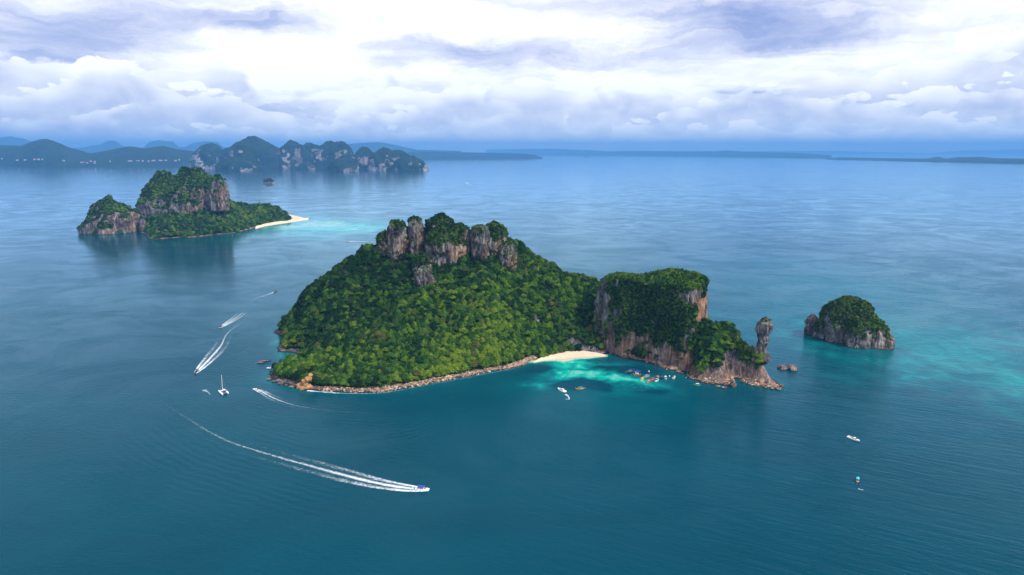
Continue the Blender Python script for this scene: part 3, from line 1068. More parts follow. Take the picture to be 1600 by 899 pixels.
# orange rocks of the slip at the left point, and the rubble strip along the near shore
for (px, py, r, z) in ((469, 604, 3.8, 1.5), (480, 605, 4.4, 1.5), (477, 598, 4.0, 6), (482, 592, 3.6, 10), (474, 607, 3.0, .8), (485, 587, 2.8, 13)):
    o = boulder(px, py, r, "ochre boulder of the rockfall on the left point", "ochre rockfall boulders", flat=.9, z=z)
    x, y = gp(px, py, z)
    o.location = (x, y, z)
    o.data = OCH[len(OCHN) % 2]
    OCHN.append(o)
rv_, rf_ = [], []
ico = bmesh.new()
bmesh.ops.create_icosphere(ico, subdivisions=1, radius=1)
iv = np.array([v.co for v in ico.verts])
ifc = np.array([[v.index for v in f.verts] for f in ico.faces])
ico.free()
near_line = spline([gp(*p) for p in MAIN_NEAR], 40)
right_line = spline([gp(*p) for p in CLIFF_FRONT], 24)
cnt = 0
for ln, amt in ((near_line[170:], 5), (right_line, 2)):
    for q in ln:
        for _ in range(amt):
            ox, oy = q[0] + random.gauss(0, 2), q[1] + random.uniform(-1, 9)
            zz = float(z_main(ox, oy))
            if zz > 4.5 or zz < -1:
                continue
            rr = min(2.2, math.exp(random.gauss(-1.05, .55))) * (1.5 if random.random() < .1 else 1)
            vv = iv * (1 + RNG.uniform(-.3, .3, (len(iv), 1))) * np.array([rr, rr * random.uniform(.7, 1), rr * .7])
            rv_.append(vv + np.array([ox, oy, zz + .15]))
            rf_.append(ifc + cnt)
            cnt += len(iv)
rub = mesh_obj("shore_rubble", np.concatenate(rv_), np.concatenate(rf_), M['rubble'])
nrub = cnt
set_attr(rub, 'veg', np.zeros(nrub))
set_attr(rub, 'warm', np.repeat(RNG.uniform(.5, 1.1, nrub // len(iv)), len(iv)))
set_attr(rub, 'tide', np.ones(nrub))
tag(rub, kind='stuff')


# ------------------------------------------------------------------ beaches
def beach(name, front, back, zf=-.6, zb=2.4, rows=14):
    n = 60
    f, b = spline(front, n, False), spline(back, n, False)
    m = min(len(f), len(b))
    fi = np.linspace(0, len(f) - 1, 120).astype(int)
    bi = np.linspace(0, len(b) - 1, 120).astype(int)
    V = []
    for r in range(rows):
        t = r / (rows - 1)
        xy = f[fi] * (1 - t) + b[bi] * t
        z = zf + (zb - zf) * t ** .8 + .12 * fbm(xy[:, 0] / 4, xy[:, 1] / 4, oct=3, seed=5)
        V.append(np.column_stack([xy, z]))
    o = mesh_obj(name, np.concatenate(V), grid_faces(120, rows), M['sand'], smooth=True)
    tag(o, kind='structure')
    return o


beach("beach", [gp(832, 567.5), gp(846, 565.5), gp(870, 564.5), gp(900, 562), (gp(928, 559.5)), gp(950, 557)],
      [gp(838, 563, 2), gp(850, 557, 2), gp(872, 551.5, 2), gp(897, 548, 2), gp(922, 549.5, 2), gp(948, 554.5, 2)], -.5, 2.0)

# ------------------------------------------------------------------ second island (left, farther away)
poda_shore = [gp(*p) for p in ((205, 361), (215, 362), (226, 366), (236, 373), (250, 374), (275, 372), (300, 371), (330, 368), (360, 365), (390, 359), (403, 356),
                               (425, 351), (445, 348), (458, 346), (459, 342), (454, 337.5), (447, 333.5), (430, 331))]
poda_shore += [(-860, 2560), (-930, 2420), (-1060, 2360), (-1130, 2260), (-1150, 2150), (-1150, 2040)]
poda_ctrl = ridge([(352, 322, 2130), (380, 322, 2250), (400, 318, 2350), (430, 322, 2420), (446, 332, 2400), (420, 338, 2270), (395, 340, 2180), (340, 345, 1960), (300, 350, 1930),
                   (260, 352, 1900), (238, 362, 1850), (300, 330, 2030), (270, 335, 2000), (330, 318, 2080), (360, 345, 2030)], 8)
poda_ctrl += [(-1000, 2150, 60), (-900, 2200, 70), (-1080, 2080, 40)]


def poda_veg(x, y, z, dn, nz, v):
    v = v * (1 - (dn < 17) * (x > -800) * (y > 2020))
    return v * (1 - .7 * sst(.2, .7, fbm(x / 30, y / 30, seed=12)) * (z < 22) * (y < 1880))


island2, veg_poda, z_poda = heightfield("island", poda_shore, poda_ctrl, 6.0, lambda x, y: 34 + 110 * sst(-830, -740, x), 8.0, pad=20, c=30, wob=6, wscale=50, veg_fn=poda_veg, seed=60)
SCATTER.append((island2, veg_poda, 0.022, (4.2, 8.5), 'poda', 60))


def pcrag(label, pl, pr, top, base, Yd, ratio, seed, vegz, prof=None, dome=14, warm=.32, **kw):
    o = crag("limestone_crag", label, pl, pr, top, base, Yd, ratio, seed=seed, vegz=vegz, prof=prof, dome=dome, warm=warm, sink=6, tide=1.0, bare=.06,
             flute=kw.pop('flute', 5.0), fscale=24, lump=kw.pop('lump', 12), lscale=60, nseg=kw.pop('nseg', 130), rings=40, **kw)
    s = SCATTER.pop()
    SCATTER.append((s[0], s[1], 0.032, (2.4, 5.4), 'poda', seed))
    return o


pdome = [(0, 1.04), (.3, 1.0), (.5, .96), (.7, .84), (.86, .64), (1, .36)]
psteep = [(0, 1.08), (.25, 1.0), (.55, .98), (.75, .92), (.9, .74), (1, .45)]
pcrag("rounded green-topped rock dome at the far left of the distant island", 129, 206, 308, 362, 1955, .8, 61, (.66, .95), pdome, vm=.95)
pcrag("dark shadowed shoulder at the left of the distant island's peak", 214, 292, 269, 358, 2070, .6, 62, (.32, .66), pdome, dome=18, warm=.2)
pcrag("highest bush-covered dome of the distant island", 250, 334, 262, 335, 2090, .6, 63, (.36, .66), [(0, 1.04), (.3, 1.0), (.5, .95), (.68, .86), (.84, .68), (1, .36)], dome=22)
pcrag("grey cliff-faced crag at the right of the distant island's peak", 324, 354, 274, 326, 2040, .8, 64, (.7, 1.0), [(0, 1.05), (.3, 1.0), (.6, .98), (.82, .9), (.93, .76), (1, .55)], dome=9, lump=5)
pcrag("rounded bushy back of the distant island's summit ridge", 262, 348, 267, 335, 2130, .5, 68, (.3, .6), [(0, 1.04), (.3, 1.0), (.55, .97), (.75, .9), (.9, .74), (1, .45)], dome=16)
pcrag("pale cliff bulging from the front of the distant island", 262, 312, 304, 345, 2045, .5, 65, (.52, .8), psteep, lump=7)
pcrag("small rock fin standing at the waterline of the distant island", 216, 226, 337, 364, 1950, .8, 66, (.85, 1.05), psteep, dome=4, lump=2, flute=2)
beach("beach", [gp(399, 358), gp(412, 354.5), gp(432, 351), gp(450, 348.6), gp(466, 346.4), gp(482, 343.4)],
      [gp(400, 355.8), gp(414, 352), gp(432, 348.8), gp(448, 346.2), gp(460, 343.6), gp(482, 342.6)], -.5, 4.6)
beach("beach", [gp(459, 345), gp(468, 344.2), gp(480, 343)], [gp(447, 335), gp(457, 338.4), gp(474, 342.0)], .6, 4.0)
beach("beach", [gp(190, 362.5), gp(200, 362.5), gp(212, 362.5)], [gp(190, 359.5), gp(200, 359.5), gp(212, 359.5)], -.4, 4.0)


# ------------------------------------------------------------------ right islet and little far islets
def icrag(name, pl, pr, top, base, Yd, ratio, seed, vegz, parent=None, prof=None, dome=5, **kw):
    o = crag(name, None, pl, pr, top, base, Yd, ratio, seed=seed, vegz=vegz, prof=prof, dome=dome, sink=3, tide=1.0, warm=kw.pop('warm', .3), **kw)
    if parent:
        o.parent = parent
        o.matrix_parent_inverse = Matrix.Translation(-Vector(parent.location))
    return o


isl = empty("rock_islet", (*gp(1328, 535), 0))
tag(isl, "steep scrub-covered rock islet standing alone right of the large island", "islet")
icrag("main_rock", 1286, 1372, 466, 534, 808, .62, 71, (.3, .6), isl,
      [(0, 1.08), (.15, 1.05), (.35, 1.02), (.6, .95), (.8, .84), (.92, .68), (1, .48)], nseg=200, rings=46, dome=4, bare=.14, flute=2.6, vm=.95)
icrag("main_rock", 1326, 1391, 492, 549, 782, .7, 72, (.35, .65), isl, [(0, 1.03), (.35, .99), (.7, .9), (.9, .72), (1, .5)], dome=4, bare=.14, flute=2.4, vm=.95)
icrag("side_stack", 1260, 1282, 491, 523, 836, .9, 73, (.95, 1.2), isl, vm=.25, prof=
      [(0, .82), (.3, .98), (.6, 1.06), (.85, .85), (1, .5)], dome=3)
icrag("side_stack", 1276, 1302, 498, 528, 822, .9, 74, (.35, .6), isl)
icrag("side_stack", 1293, 1312, 506, 532, 812, .8, 76, (.3, .6), isl)
icrag("side_stack", 1381, 1396, 521, 543, 786, .9, 75, (.6, .85), isl, vm=.7, prof= [(0, .85), (.3, 1), (.7, 1), (.9, .8), (1, .5)], dome=3)

o = crag("islet", "tiny dark wooded islet in the strait behind the distant island", 410, 429, 278, 285, 5000, .5, seed=81, vegz=(.0, .2), dome=8,
         prof=[(0, 1.05), (.3, 1.0), (.7, .85), (1, .5)], cat='islet', sink=8, flute=3, fscale=40, lump=5, lscale=60, nseg=60, rings=14)
SCATTER.pop()
o.data.materials[0] = M['far']
o = crag("islet", "tiny dark islet on the horizon below the cloud", 911, 921, 243.6, 245, 28000, .3, seed=82, vegz=(.0, .2), dome=20,
         prof=[(0, 1.05), (.5, .9), (1, .5)], cat='islet', sink=60, flute=6, fscale=90, lump=8, lscale=120, nseg=40, rings=8)
SCATTER.pop()
o.data.materials[0] = M['far']


# ------------------------------------------------------------------ the far coast
def dist_at(py):
    return W(800, py)[1]


FAR = {}


def far_range(name, sil, base_py, depth, seed, amp=1.0, nx=220, ny=26, cliffs=0.0, cliff_pts=()):
    """a ridge: crest heights follow the skyline, slopes fall to both sides"""
    px = np.linspace(sil[0][0], sil[-1][0], nx)
    top = np.interp(px, [a for a, _ in sil], [b for _, b in sil])
    by = np.interp(px, [a for a, _ in base_py], [b for _, b in base_py])
    Yb = np.array([dist_at(b) for b in by])
    V, veg = [], []
    for j in range(ny):
        t = j / (ny - 1)
        Yd = Yb + depth * t
        X_ = np.array([P(a, 240, y)[0] for a, y in zip(px, Yd)])
        crest_Y = Yb + depth * .5
        H = np.array([P(a, b, y)[2] for a, b, y in zip(px, top, crest_Y)])
        prof = math.sin(math.pi * min(1, max(0, t))) ** (0.62 - .25 * cliffs)
        n = fbm(X_ / (depth * .30), Yd / (depth * .30), oct=5, seed=seed)
        n2 = fbm(X_ / (depth * .09), Yd / (depth * .09), oct=4, seed=seed + 3)
        z = np.maximum(H, 10) * (prof * (1 + amp * (.16 * n + .06 * n2) * (1 - prof ** 6))) - 8 * (t in (0., 1.))
        V.append(np.column_stack([X_, Yd, z]))
    V = np.concatenate(V)
    F = grid_faces(nx, ny)
    o = mesh_obj(name, V, F, M['far'], smooth=True)
    v = np.full(len(V), 0.95)
    pxs = np.tile(px, ny)
    nr = fbm(V[:, 0] / 160, V[:, 1] / 160, V[:, 2] / 90, oct=3, seed=seed + 8)
    for (cx, cy, rx, ry) in cliff_pts:
        pyy = np.array([449.5 - FPX * math.tan(math.atan2(zz - CAM_H, yy) + PITCH) for zz, yy in zip(V[:, 2], V[:, 1])])
        q = np.exp(-((pxs - cx) / rx) ** 2 - ((pyy - cy) / ry) ** 2)
        v -= 0.9 * sst(.3, .7, q + .3 * nr)
    set_attr(o, 'veg', v)
    tag(o, kind='structure')
    FAR[name] = (V.reshape(ny, nx, 3), px)
    return o


lbase = [(-200, 258), (0, 259.5), (60, 261), (150, 261), (330, 260), (420, 260)]
far_range("mountain_range", [(-260, 232), (-150, 222), (-60, 236), (0, 227), (36, 228), (50, 222), (68, 217.5), (78, 217.5), (95, 224), (110, 231), (130, 236), (140, 240),
                             (165, 236), (190, 231), (205, 229), (225, 232), (256, 228), (275, 233), (300, 236), (340, 240), (400, 246)], lbase, 1500, 301)
far_range("far_mountains", [(-300, 214), (-150, 222), (-60, 210), (0, 216), (20, 213), (40, 217), (70, 228), (100, 232), (130, 231), (150, 227), (160, 226), (166, 222), (176, 219.5), (184, 221), (192, 228),
                            (225, 231), (235, 222), (250, 219), (262, 221), (272, 221), (280, 230), (290, 230), (300, 225), (320, 221), (340, 222),
                            (350, 230), (420, 236), (520, 228), (560, 224), (590, 222), (605, 224), (650, 234), (720, 236)],
          [(-300, 246), (800, 246)], 5000, 320, nx=240)
far_range("far_coast", [(620, 239), (650, 237), (700, 237.5), (760, 239), (815, 240), (835, 242), (848, 246)], [(620, 250), (700, 249.5), (848, 248.5)], 1200, 340, nx=120)
far_range("far_coast", [(760, 234), (850, 232.5), (900, 234), (950, 236.5), (1000, 236), (1060, 236.5), (1120, 236.5), (1135, 235), (1160, 237), (1240, 239), (1300, 243)],
          [(760, 241), (900, 243), (1100, 245), (1300, 248)], 7000, 350, nx=220)
far_range("far_coast", [(1290, 249), (1310, 246), (1360, 247), (1400, 247.5), (1450, 248), (1465, 245), (1480, 248), (1500, 245.5), (1515, 246), (1530, 245), (1560, 247.5), (1600, 248),
                        (1700, 240), (1800, 244)], [(1290, 249.5), (1400, 252), (1600, 256.5), (1800, 261)], 2200, 360, nx=200)
far_range("far_mountains", [(1000, 240), (1100, 237), (1300, 236), (1450, 240), (1500, 236), (1650, 232), (1800, 236)],
          [(1000, 241), (1800, 241)], 9000, 370, nx=160)

karst_list = [  # left, right, top, base (photo), depth factor
    (290, 345, 224, 262, .75), (322, 440, 217, 264, .5), (345, 400, 222, 267, .5), (425, 480, 221, 264, .6), (440, 520, 222.5, 263, .5), (480, 545, 221.5, 264, .6),
    (505, 552, 220.5, 265, .7), (548, 585, 228.5, 266, .8), (570, 622, 230, 267, .7), (590, 645, 234, 267, .7), (610, 664, 243, 267.5, .6), (508, 556, 246, 268.5, .6),
    (530, 556, 258, 269.5, .6), (655, 668, 259, 267, .8), (300, 330, 232, 265, .8), (330, 392, 245, 268, .4), (462, 490, 254, 266, .5)]
for i, (pl, pr, tp, bs, rt) in enumerate(karst_list):
    Yd = dist_at(bs)
    xl, _, zt = P(pl, tp, Yd)
    xr = P(pr, tp, Yd)[0]
    rx = (xr - xl) / 2
    rnd = random.Random(400 + i)
    zt = max(zt, 25.0)

    def vf(x, y, z, nz, v, zt=zt, i=i):
        t = z / zt
        n = fbm(x / 130, y / 130, z / 110, oct=3, seed=500 + i)
        return 0.95 - 0.85 * sst(.10, .5, n) * sst(.85, .68, t) * sst(.55, .25, nz)
    o, v = loft("karst_hill", oval((xl + xr) / 2, Yd + rx * rt, rx, rx * rt, 11, 0, 2.4, .12, rnd), -10, zt * .9,
                [(0, 1.05), (.2, 1.0), (.45, .95), (.65, .84), (.82, .66), (1, .42)], rings=22, nseg=90, flute=rx * .05, fscale=rx * .22,
                lump=rx * .16, lscale=rx * .7, dome=zt * .1, seed=410 + i, mat=M['far'], veg_fn=vf)
    tag(o, kind='structure')

# white buildings along the far shore
bm_wall = bmesh.new()
bmesh.ops.create_cube(bm_wall, size=1.0)
for v in bm_wall.verts:
    v.co.z += .5
wall_me = bpy.data.meshes.new("wall")
bm_wall.to_mesh(wall_me)
bm_wall.free()
wall_me.materials.append(M['wall'])
roof_me = bpy.data.meshes.new("roof")
roof_me.from_pydata([(-.55, -.58, 0), (.55, -.58, 0), (.55, .58, 0), (-.55, .58, 0), (-.5, 0, .45), (.5, 0, .45)], [],
                    [(0, 1, 5, 4), (2, 3, 4, 5), (1, 2, 5), (3, 0, 4), (3, 2, 1, 0)])
roof_me.materials.append(M['roof'])
brnd = random.Random(5)
spots = [(52, 251), (58, 250.5), (66, 251), (99, 252.5), (125, 254.5), (129, 254), (140, 252.8), (147, 253.5), (146, 255.5), (134, 257), (37, 252), (26, 255), (1, 251),
         (201, 253), (205, 255.4), (213, 257.2), (216, 256), (223, 257.4), (230, 255.2), (237, 256.8), (241, 255), (249, 257.2), (252, 252), (259, 254.8), (274, 252), (278, 250.5), (170, 258)]
for (px, py) in spots:
    Vr, pxr_ = FAR['mountain_range']
    col_ = Vr[:, int(np.argmin(np.abs(pxr_ - px)))]
    pys_ = 449.5 - FPX * np.tan(np.arctan2(col_[:, 2] - CAM_H, col_[:, 1]) + PITCH)
    row = next((r for r in range(2, len(col_) // 2) if pys_[r] <= py), 2)
    k_ = np.clip((py - pys_[row - 1]) / (pys_[row] - pys_[row - 1] + 1e-9), 0, 1)
    spot = col_[row - 1] * (1 - k_) + col_[row] * k_
    wd_ = brnd.uniform(14, 34)
    hgt, zz = brnd.uniform(6, 12), 6.0
    b = empty("shore_building", (spot[0], spot[1] - 8, max(0.5, spot[2] - 4)), brnd.uniform(-.2, .2))
    tag(b, "white building among trees on the far left shore", "building", "white buildings on the far shore")
    for me_, nm_, z_, s_ in ((wall_me, "wall", 0, (wd_, 16, zz + hgt)), (roof_me, "roof", zz + hgt, (wd_, 16, 12))):
        c = bpy.data.objects.new(nm_, me_)
        c.parent = b
        c.location = (0, 0, z_)
        c.scale = s_
        COL.objects.link(c)


# ------------------------------------------------------------------ trees
def crown_mesh(seed, zs=1.0, zo=0.0, spread=1.0):
    rnd = np.random.default_rng(seed)
    V, F = [], []
    c = 0
    lobes = [(0, 0, 1.05, .62)] + [(math.cos(a) * r, math.sin(a) * r, z, s) for a, r, z, s in
                                   zip(rnd.uniform(0, 6.28) + np.arange(6) * 1.047 + rnd.uniform(-.3, .3, 6), rnd.uniform(.38, .68, 6),
                                       rnd.uniform(.55, 1.0, 6), rnd.uniform(.34, .52, 6))]
    lobes.append((rnd.uniform(-.25, .25), rnd.uniform(-.25, .25), 1.38, .40))
    for (lx, ly, lz, s) in lobes:
        vv = iv * s * .82 * (1 + rnd.uniform(-.12, .12, (len(iv), 1))) + np.array([lx, ly, lz])
        V.append(vv)
        F += (ifc + c).tolist()
        c += len(vv)
        for _ in range(int(46 * s / .45)):
            d = rnd.normal(size=3)
            d[2] = abs(d[2]) * .9 - .25
            d /= np.linalg.norm(d)
            p = np.array([lx, ly, lz]) + d * s * rnd.uniform(.82, 1.12)
            n = d + rnd.normal(size=3) * .55 + np.array([0, 0, .25])
            n /= np.linalg.norm(n)
            a = np.cross(n, rnd.normal(size=3))
            a /= np.linalg.norm(a)
            b = np.cross(n, a)
            h = s * rnd.uniform(.16, .38)
            V.append(np.array([p - a * h, p - b * h * .7 - n * h * .15, p + a * h, p + b * h * .7 - n * h * .15]))
            F.append([c, c + 1, c + 2, c + 3])
            c += 4
    V = np.concatenate(V) * np.array([spread, spread, zs]) + np.array([0, 0, zo])
    me = bpy.data.meshes.new("crown")
    me.from_pydata(V.tolist(), [], F)
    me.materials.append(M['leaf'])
    return me


CROWN = [crown_mesh(900 + k) for k in range(5)] + [crown_mesh(910, .62, .75, 1.15), crown_mesh(911, .7, .6, 1.0), crown_mesh(912, 1.15, .1, .85), crown_mesh(913, 1.08, .1, 1.1)]


def trunk_mesh():
    V, F = [], []
    n = 6
    for (z, r, ox) in ((-.5, .09, 0), (.1, .07, .01), (.5, .05, .03), (.95, .035, .02)):
        V += [(ox + r * math.cos(2 * math.pi * k / n), r * math.sin(2 * math.pi * k / n), z) for k in range(n)]
    for j in range(3):
        F += [(j * n + k, j * n + (k + 1) % n, (j + 1) * n + (k + 1) % n, (j + 1) * n + k) for k in range(n)]
    for a in (0.4, 2.3, 4.4):                # limbs
        i0 = len(V)
        d = (math.cos(a), math.sin(a))
        V += [(.03 + d[0] * .02, d[1] * .02, .45), (.03 - d[1] * .03, d[0] * .03, .5), (.03 + d[1] * .03, -d[0] * .03, .5),
              (d[0] * .5, d[1] * .5, .85)]
        F += [(i0, i0 + 1, i0 + 3), (i0 + 1, i0 + 2, i0 + 3), (i0 + 2, i0, i0 + 3)]
    me = bpy.data.meshes.new("trunk")
    me.from_pydata(V, [], F)
    me.materials.append(M['bark'])
    return me


TRUNK = trunk_mesh()


def sample(o, veg, density, srange, seed, thr=0.5, spacing=None):
    rng = np.random.default_rng(seed + 1000)
    me = o.data
    me.calc_loop_triangles()
    nt = len(me.loop_triangles)
    tri = np.zeros(nt * 3, np.int32)
    me.loop_triangles.foreach_get('vertices', tri)
    tri = tri.reshape(-1, 3)
    co = vcos(o)
    if o.parent is not None:
        pass
    A, B, C_ = co[tri[:, 0]], co[tri[:, 1]], co[tri[:, 2]]
    cr = np.cross(B - A, C_ - A)
    area = np.linalg.norm(cr, axis=1) / 2
    keep = (veg[tri].mean(1) > thr)
    area = area * keep
    tot = area.sum()
    n = int(tot * density)
    if n < 1:
        return np.zeros((0, 3)), np.zeros(0), np.zeros((0, 3))
    pick = rng.choice(nt, n, p=area / tot)
    r1, r2 = np.sqrt(rng.random(n)), rng.random(n)
    p = A[pick] * (1 - r1)[:, None] + B[pick] * (r1 * (1 - r2))[:, None] + C_[pick] * (r1 * r2)[:, None]
    nn = cr[pick] / (np.linalg.norm(cr[pick], axis=1)[:, None] + 1e-9)
    s = srange[0] + (srange[1] - srange[0]) * rng.beta(1.6, 2.2, n)
    # thin out trees that stand too close together
    order = np.argsort(-s)
    cell = {}
    ok = []
    fac = .62 if spacing is None else spacing
    cs = srange[1] * fac
    for i in order:
        k = tuple(np.floor(p[i] / cs).astype(int))
        good = True
        for a in (-1, 0, 1):
            for b in (-1, 0, 1):
                for c in (-1, 0, 1):
                    for j in cell.get((k[0] + a, k[1] + b, k[2] + c), ()):
                        if ((p[i] - p[j]) ** 2).sum() < (fac * s[i]) ** 2:
                            good = False
                            break
                    if not good:
                        break
                if not good:
                    break
            if not good:
                break
        if good:
            cell.setdefault(k, []).append(i)
            ok.append(i)
    ok = np.array(ok)
    return p[ok], s[ok], nn[ok]


pm, sm, nm_ = sample(island, veg_main, 0.30, (1.9, 5.2), 1, spacing=.74)
vis = pm[:, 1] < 985
pm, sm, nm_ = pm[vis], sm[vis], nm_[vis]
mrng = np.random.default_rng(77)
# the trees that show largest: nearest ones on ground turned towards the viewer
dist = np.linalg.norm(pm - np.array([0, 0, CAM_H]), axis=1)
facing = (nm_ * (np.array([0, 0, CAM_H]) - pm)).sum(1) / dist > 0.12
show = np.where(facing, sm / dist, 0)
order = np.argsort(-show)
ind, rest = order[:300], order[300:]
LONE = []
for i in ind:
    t = empty("jungle_tree", tuple(pm[i]), mrng.uniform(0, 6.28))
    s = float(sm[i])
    t.scale = (s, s, s * mrng.uniform(.85, 1.25))
    tag(t, "round-crowned jungle tree standing on the near slope of the large island", "tree", "jungle trees on the near slope of the large island")
    for nm2, me_ in (("trunk", TRUNK), ("crown", CROWN[mrng.integers(9)])):
        c = bpy.data.objects.new(nm2, me_)
        c.parent = t
        COL.objects.link(c)
        if nm2 == "crown":
            LONE.append(c)
protos = []
for me_ in CROWN:
    protos.append(next(c for c in LONE if c.data is me_))


def forest_nodes():
    ng = bpy.data.node_groups.new("scatter_crowns", 'GeometryNodeTree')
    ng.interface.new_socket("Geometry", in_out='INPUT', socket_type='NodeSocketGeometry')
    ng.interface.new_socket("Geometry", in_out='OUTPUT', socket_type='NodeSocketGeometry')
    n, l = ng.nodes, ng.links
    gi, go = n.new('NodeGroupInput'), n.new('NodeGroupOutput')
    join = n.new('GeometryNodeJoinGeometry')
    for o in protos:
        oi = n.new('GeometryNodeObjectInfo')
        oi.transform_space = 'ORIGINAL'
        oi.inputs['Object'].default_value = o
        oi.inputs['As Instance'].default_value = True
        l.new(oi.outputs['Geometry'], join.inputs[0])
    iop = n.new('GeometryNodeInstanceOnPoints')
    iop.inputs['Pick Instance'].default_value = True
    l.new(gi.outputs[0], iop.inputs['Points'])
    l.new(join.outputs[0], iop.inputs['Instance'])

    def na(name, typ):
        a = n.new('GeometryNodeInputNamedAttribute')
        a.data_type = typ
        a.inputs['Name'].default_value = name
        return a.outputs['Attribute']
    l.new(na('pick', 'INT'), iop.inputs['Instance Index'])
    l.new(na('size', 'FLOAT_VECTOR'), iop.inputs['Scale'])
    l.new(na('turn', 'FLOAT_VECTOR'), iop.inputs['Rotation'])
    l.new(iop.outputs[0], go.inputs[0])
    return ng


NG = forest_nodes()


def forest(name, p, s, seed, squash=(.85, 1.2)):
    rng = np.random.default_rng(seed)
    n = len(p)
    me = bpy.data.meshes.new(name)
    me.vertices.add(n)
    me.vertices.foreach_set('co', np.asarray(p, np.float32).ravel())
    a = me.attributes.new('pick', 'INT', 'POINT')
    a.data.foreach_set('value', rng.integers(0, 9, n).astype(np.int32))
    a = me.attributes.new('size', 'FLOAT_VECTOR', 'POINT')
    sv_ = np.stack([s, s * rng.uniform(.85, 1.15, n), s * rng.uniform(*squash, n)], 1)
    a.data.foreach_set('vector', sv_.astype(np.float32).ravel())
    a = me.attributes.new('turn', 'FLOAT_VECTOR', 'POINT')
    rt = np.stack([rng.normal(0, .1, n), rng.normal(0, .1, n), rng.uniform(0, 6.28, n)], 1)
    a.data.foreach_set('vector', rt.astype(np.float32).ravel())
    o = bpy.data.objects.new(name, me)
    COL.objects.link(o)
    md = o.modifiers.new("scatter", 'NODES')
    md.node_group = NG
    tag(o, kind='stuff')
    return o


forest("forest", pm[rest], sm[rest], 1)
# low undergrowth filling the gaps between crowns
pu, su, _ = sample(island, veg_main, 0.10, (1.2, 2.4), 5, thr=.4, spacing=.5)
k = pu[:, 1] < 900
forest("undergrowth", pu[k], su[k], 2)
acc = {}
for (o, v, dens, sr, key, seed) in SCATTER:
    p, s, nn = sample(o, v, dens * (2.0 if key == 'crag' else 1.6), sr, seed, spacing=.62)
    if len(p) == 0:
        continue
    p = p - nn * 0.12 * s[:, None] - np.array([0, 0, 1]) * (s * .45)[:, None]
    acc.setdefault(key, []).append((p, s))
print("SCATTER", len(pm), len(pu), {k: sum(len(a) for a, _ in q) for k, q in acc.items()})
forest("cliff_scrub", np.concatenate([a for a, _ in acc['crag']]), np.concatenate([b for _, b in acc['crag']]), 3)
forest("forest", np.concatenate([a for a, _ in acc['poda']]), np.concatenate([b for _, b in acc['poda']]), 4)


# ------------------------------------------------------------------ boats
class MB:
    def __init__(s):
        s.v, s.f = [], []

    def box(s, cx, cy, cz, dx, dy, dz, taper=1.0):
        b = len(s.v)
        for sz in (-1, 1):
            k = taper if sz > 0 else 1
            s.v += [(cx - dx / 2 * k, cy - dy / 2 * k, cz + sz * dz / 2), (cx + dx / 2 * k, cy - dy / 2 * k, cz + sz * dz / 2),
                    (cx + dx / 2 * k, cy + dy / 2 * k, cz + sz * dz / 2), (cx - dx / 2 * k, cy + dy / 2 * k, cz + sz * dz / 2)]
        s.f += [tuple(b + i for i in q) for q in ((3, 2, 1, 0), (4, 5, 6, 7), (0, 1, 5, 4), (1, 2, 6, 5), (2, 3, 7, 6), (3, 0, 4, 7))]
        return s

    def bar(s, a, b, r, n=6):
        a, b = Vector(a), Vector(b)
        d = (b - a).normalized()
        u = d.cross(Vector((0, 0, 1)) if abs(d.z) < .9 else Vector((1, 0, 0))).normalized()
        v = d.cross(u)
        i0 = len(s.v)
        for p in (a, b):
            for k in range(n):
                q = p + (u * math.cos(2 * math.pi * k / n) + v * math.sin(2 * math.pi * k / n)) * r
                s.v.append(tuple(q))
        s.f += [(i0 + k, i0 + (k + 1) % n, i0 + n + (k + 1) % n, i0 + n + k) for k in range(n)]
        s.f += [tuple(range(i0 + n - 1, i0 - 1, -1)), tuple(range(i0 + n, i0 + 2 * n))]
        return s

    def hull(s, st, cy=0.0):
        """stations (x, half beam, keel z, chine z, deck z)"""
        i0 = len(s.v)
        for (x, b, kz, cz, dz) in st:
            s.v += [(x, cy, kz), (x, cy - b * .82, cz), (x, cy - b, dz), (x, cy, dz + .04 * b), (x, cy + b, dz), (x, cy + b * .82, cz)]
        for j in range(len(st) - 1):
            for k in range(6):
                a, b = i0 + j * 6 + k, i0 + j * 6 + (k + 1) % 6
                s.f.append((a, a + 6, b + 6, b))
        s.f.append(tuple(i0 + k for k in range(6)))
        e = i0 + (len(st) - 1) * 6
        s.f.append(tuple(e + k for k in (5, 4, 3, 2, 1, 0)))
        return s

    def arch(s, x0, x1, hw, z, rise, th=.08, n=7):
        i0 = len(s.v)
        for x in (x0, x1):
            for k in range(n):
                t = -1 + 2 * k / (n - 1)
                zz = z + rise * (1 - t * t)
                s.v += [(x, t * hw, zz), (x, t * hw, zz - th)]
        for k in range(n - 1):
            a = i0 + 2 * k
            b = a + 2 * n
            s.f += [(a, a + 2, b + 2, b), (a + 1, b + 1, b + 3, a + 3), (a, a + 1, a + 3, a + 2), (b, b + 2, b + 3, b + 1)]
        a, b = i0, i0 + 2 * n
        s.f += [(a, b, b + 1, a + 1)]
        a, b = i0 + 2 * n - 2, i0 + 4 * n - 2
        s.f += [(a, a + 1, b + 1, b)]
        return s

    def build(s, name, mat, parent):
        o = mesh_obj(name, s.v, s.f, mat, parent)
        return o


def heading(a, b):
    p, q = gp(*a), gp(*b)
    return math.atan2(q[1] - p[1], q[0] - p[0])


def place(name, px, py, hd, label, cat, group=None):
    return tag(empty(name, (*gp(px, py), 0), hd), label, cat, group)


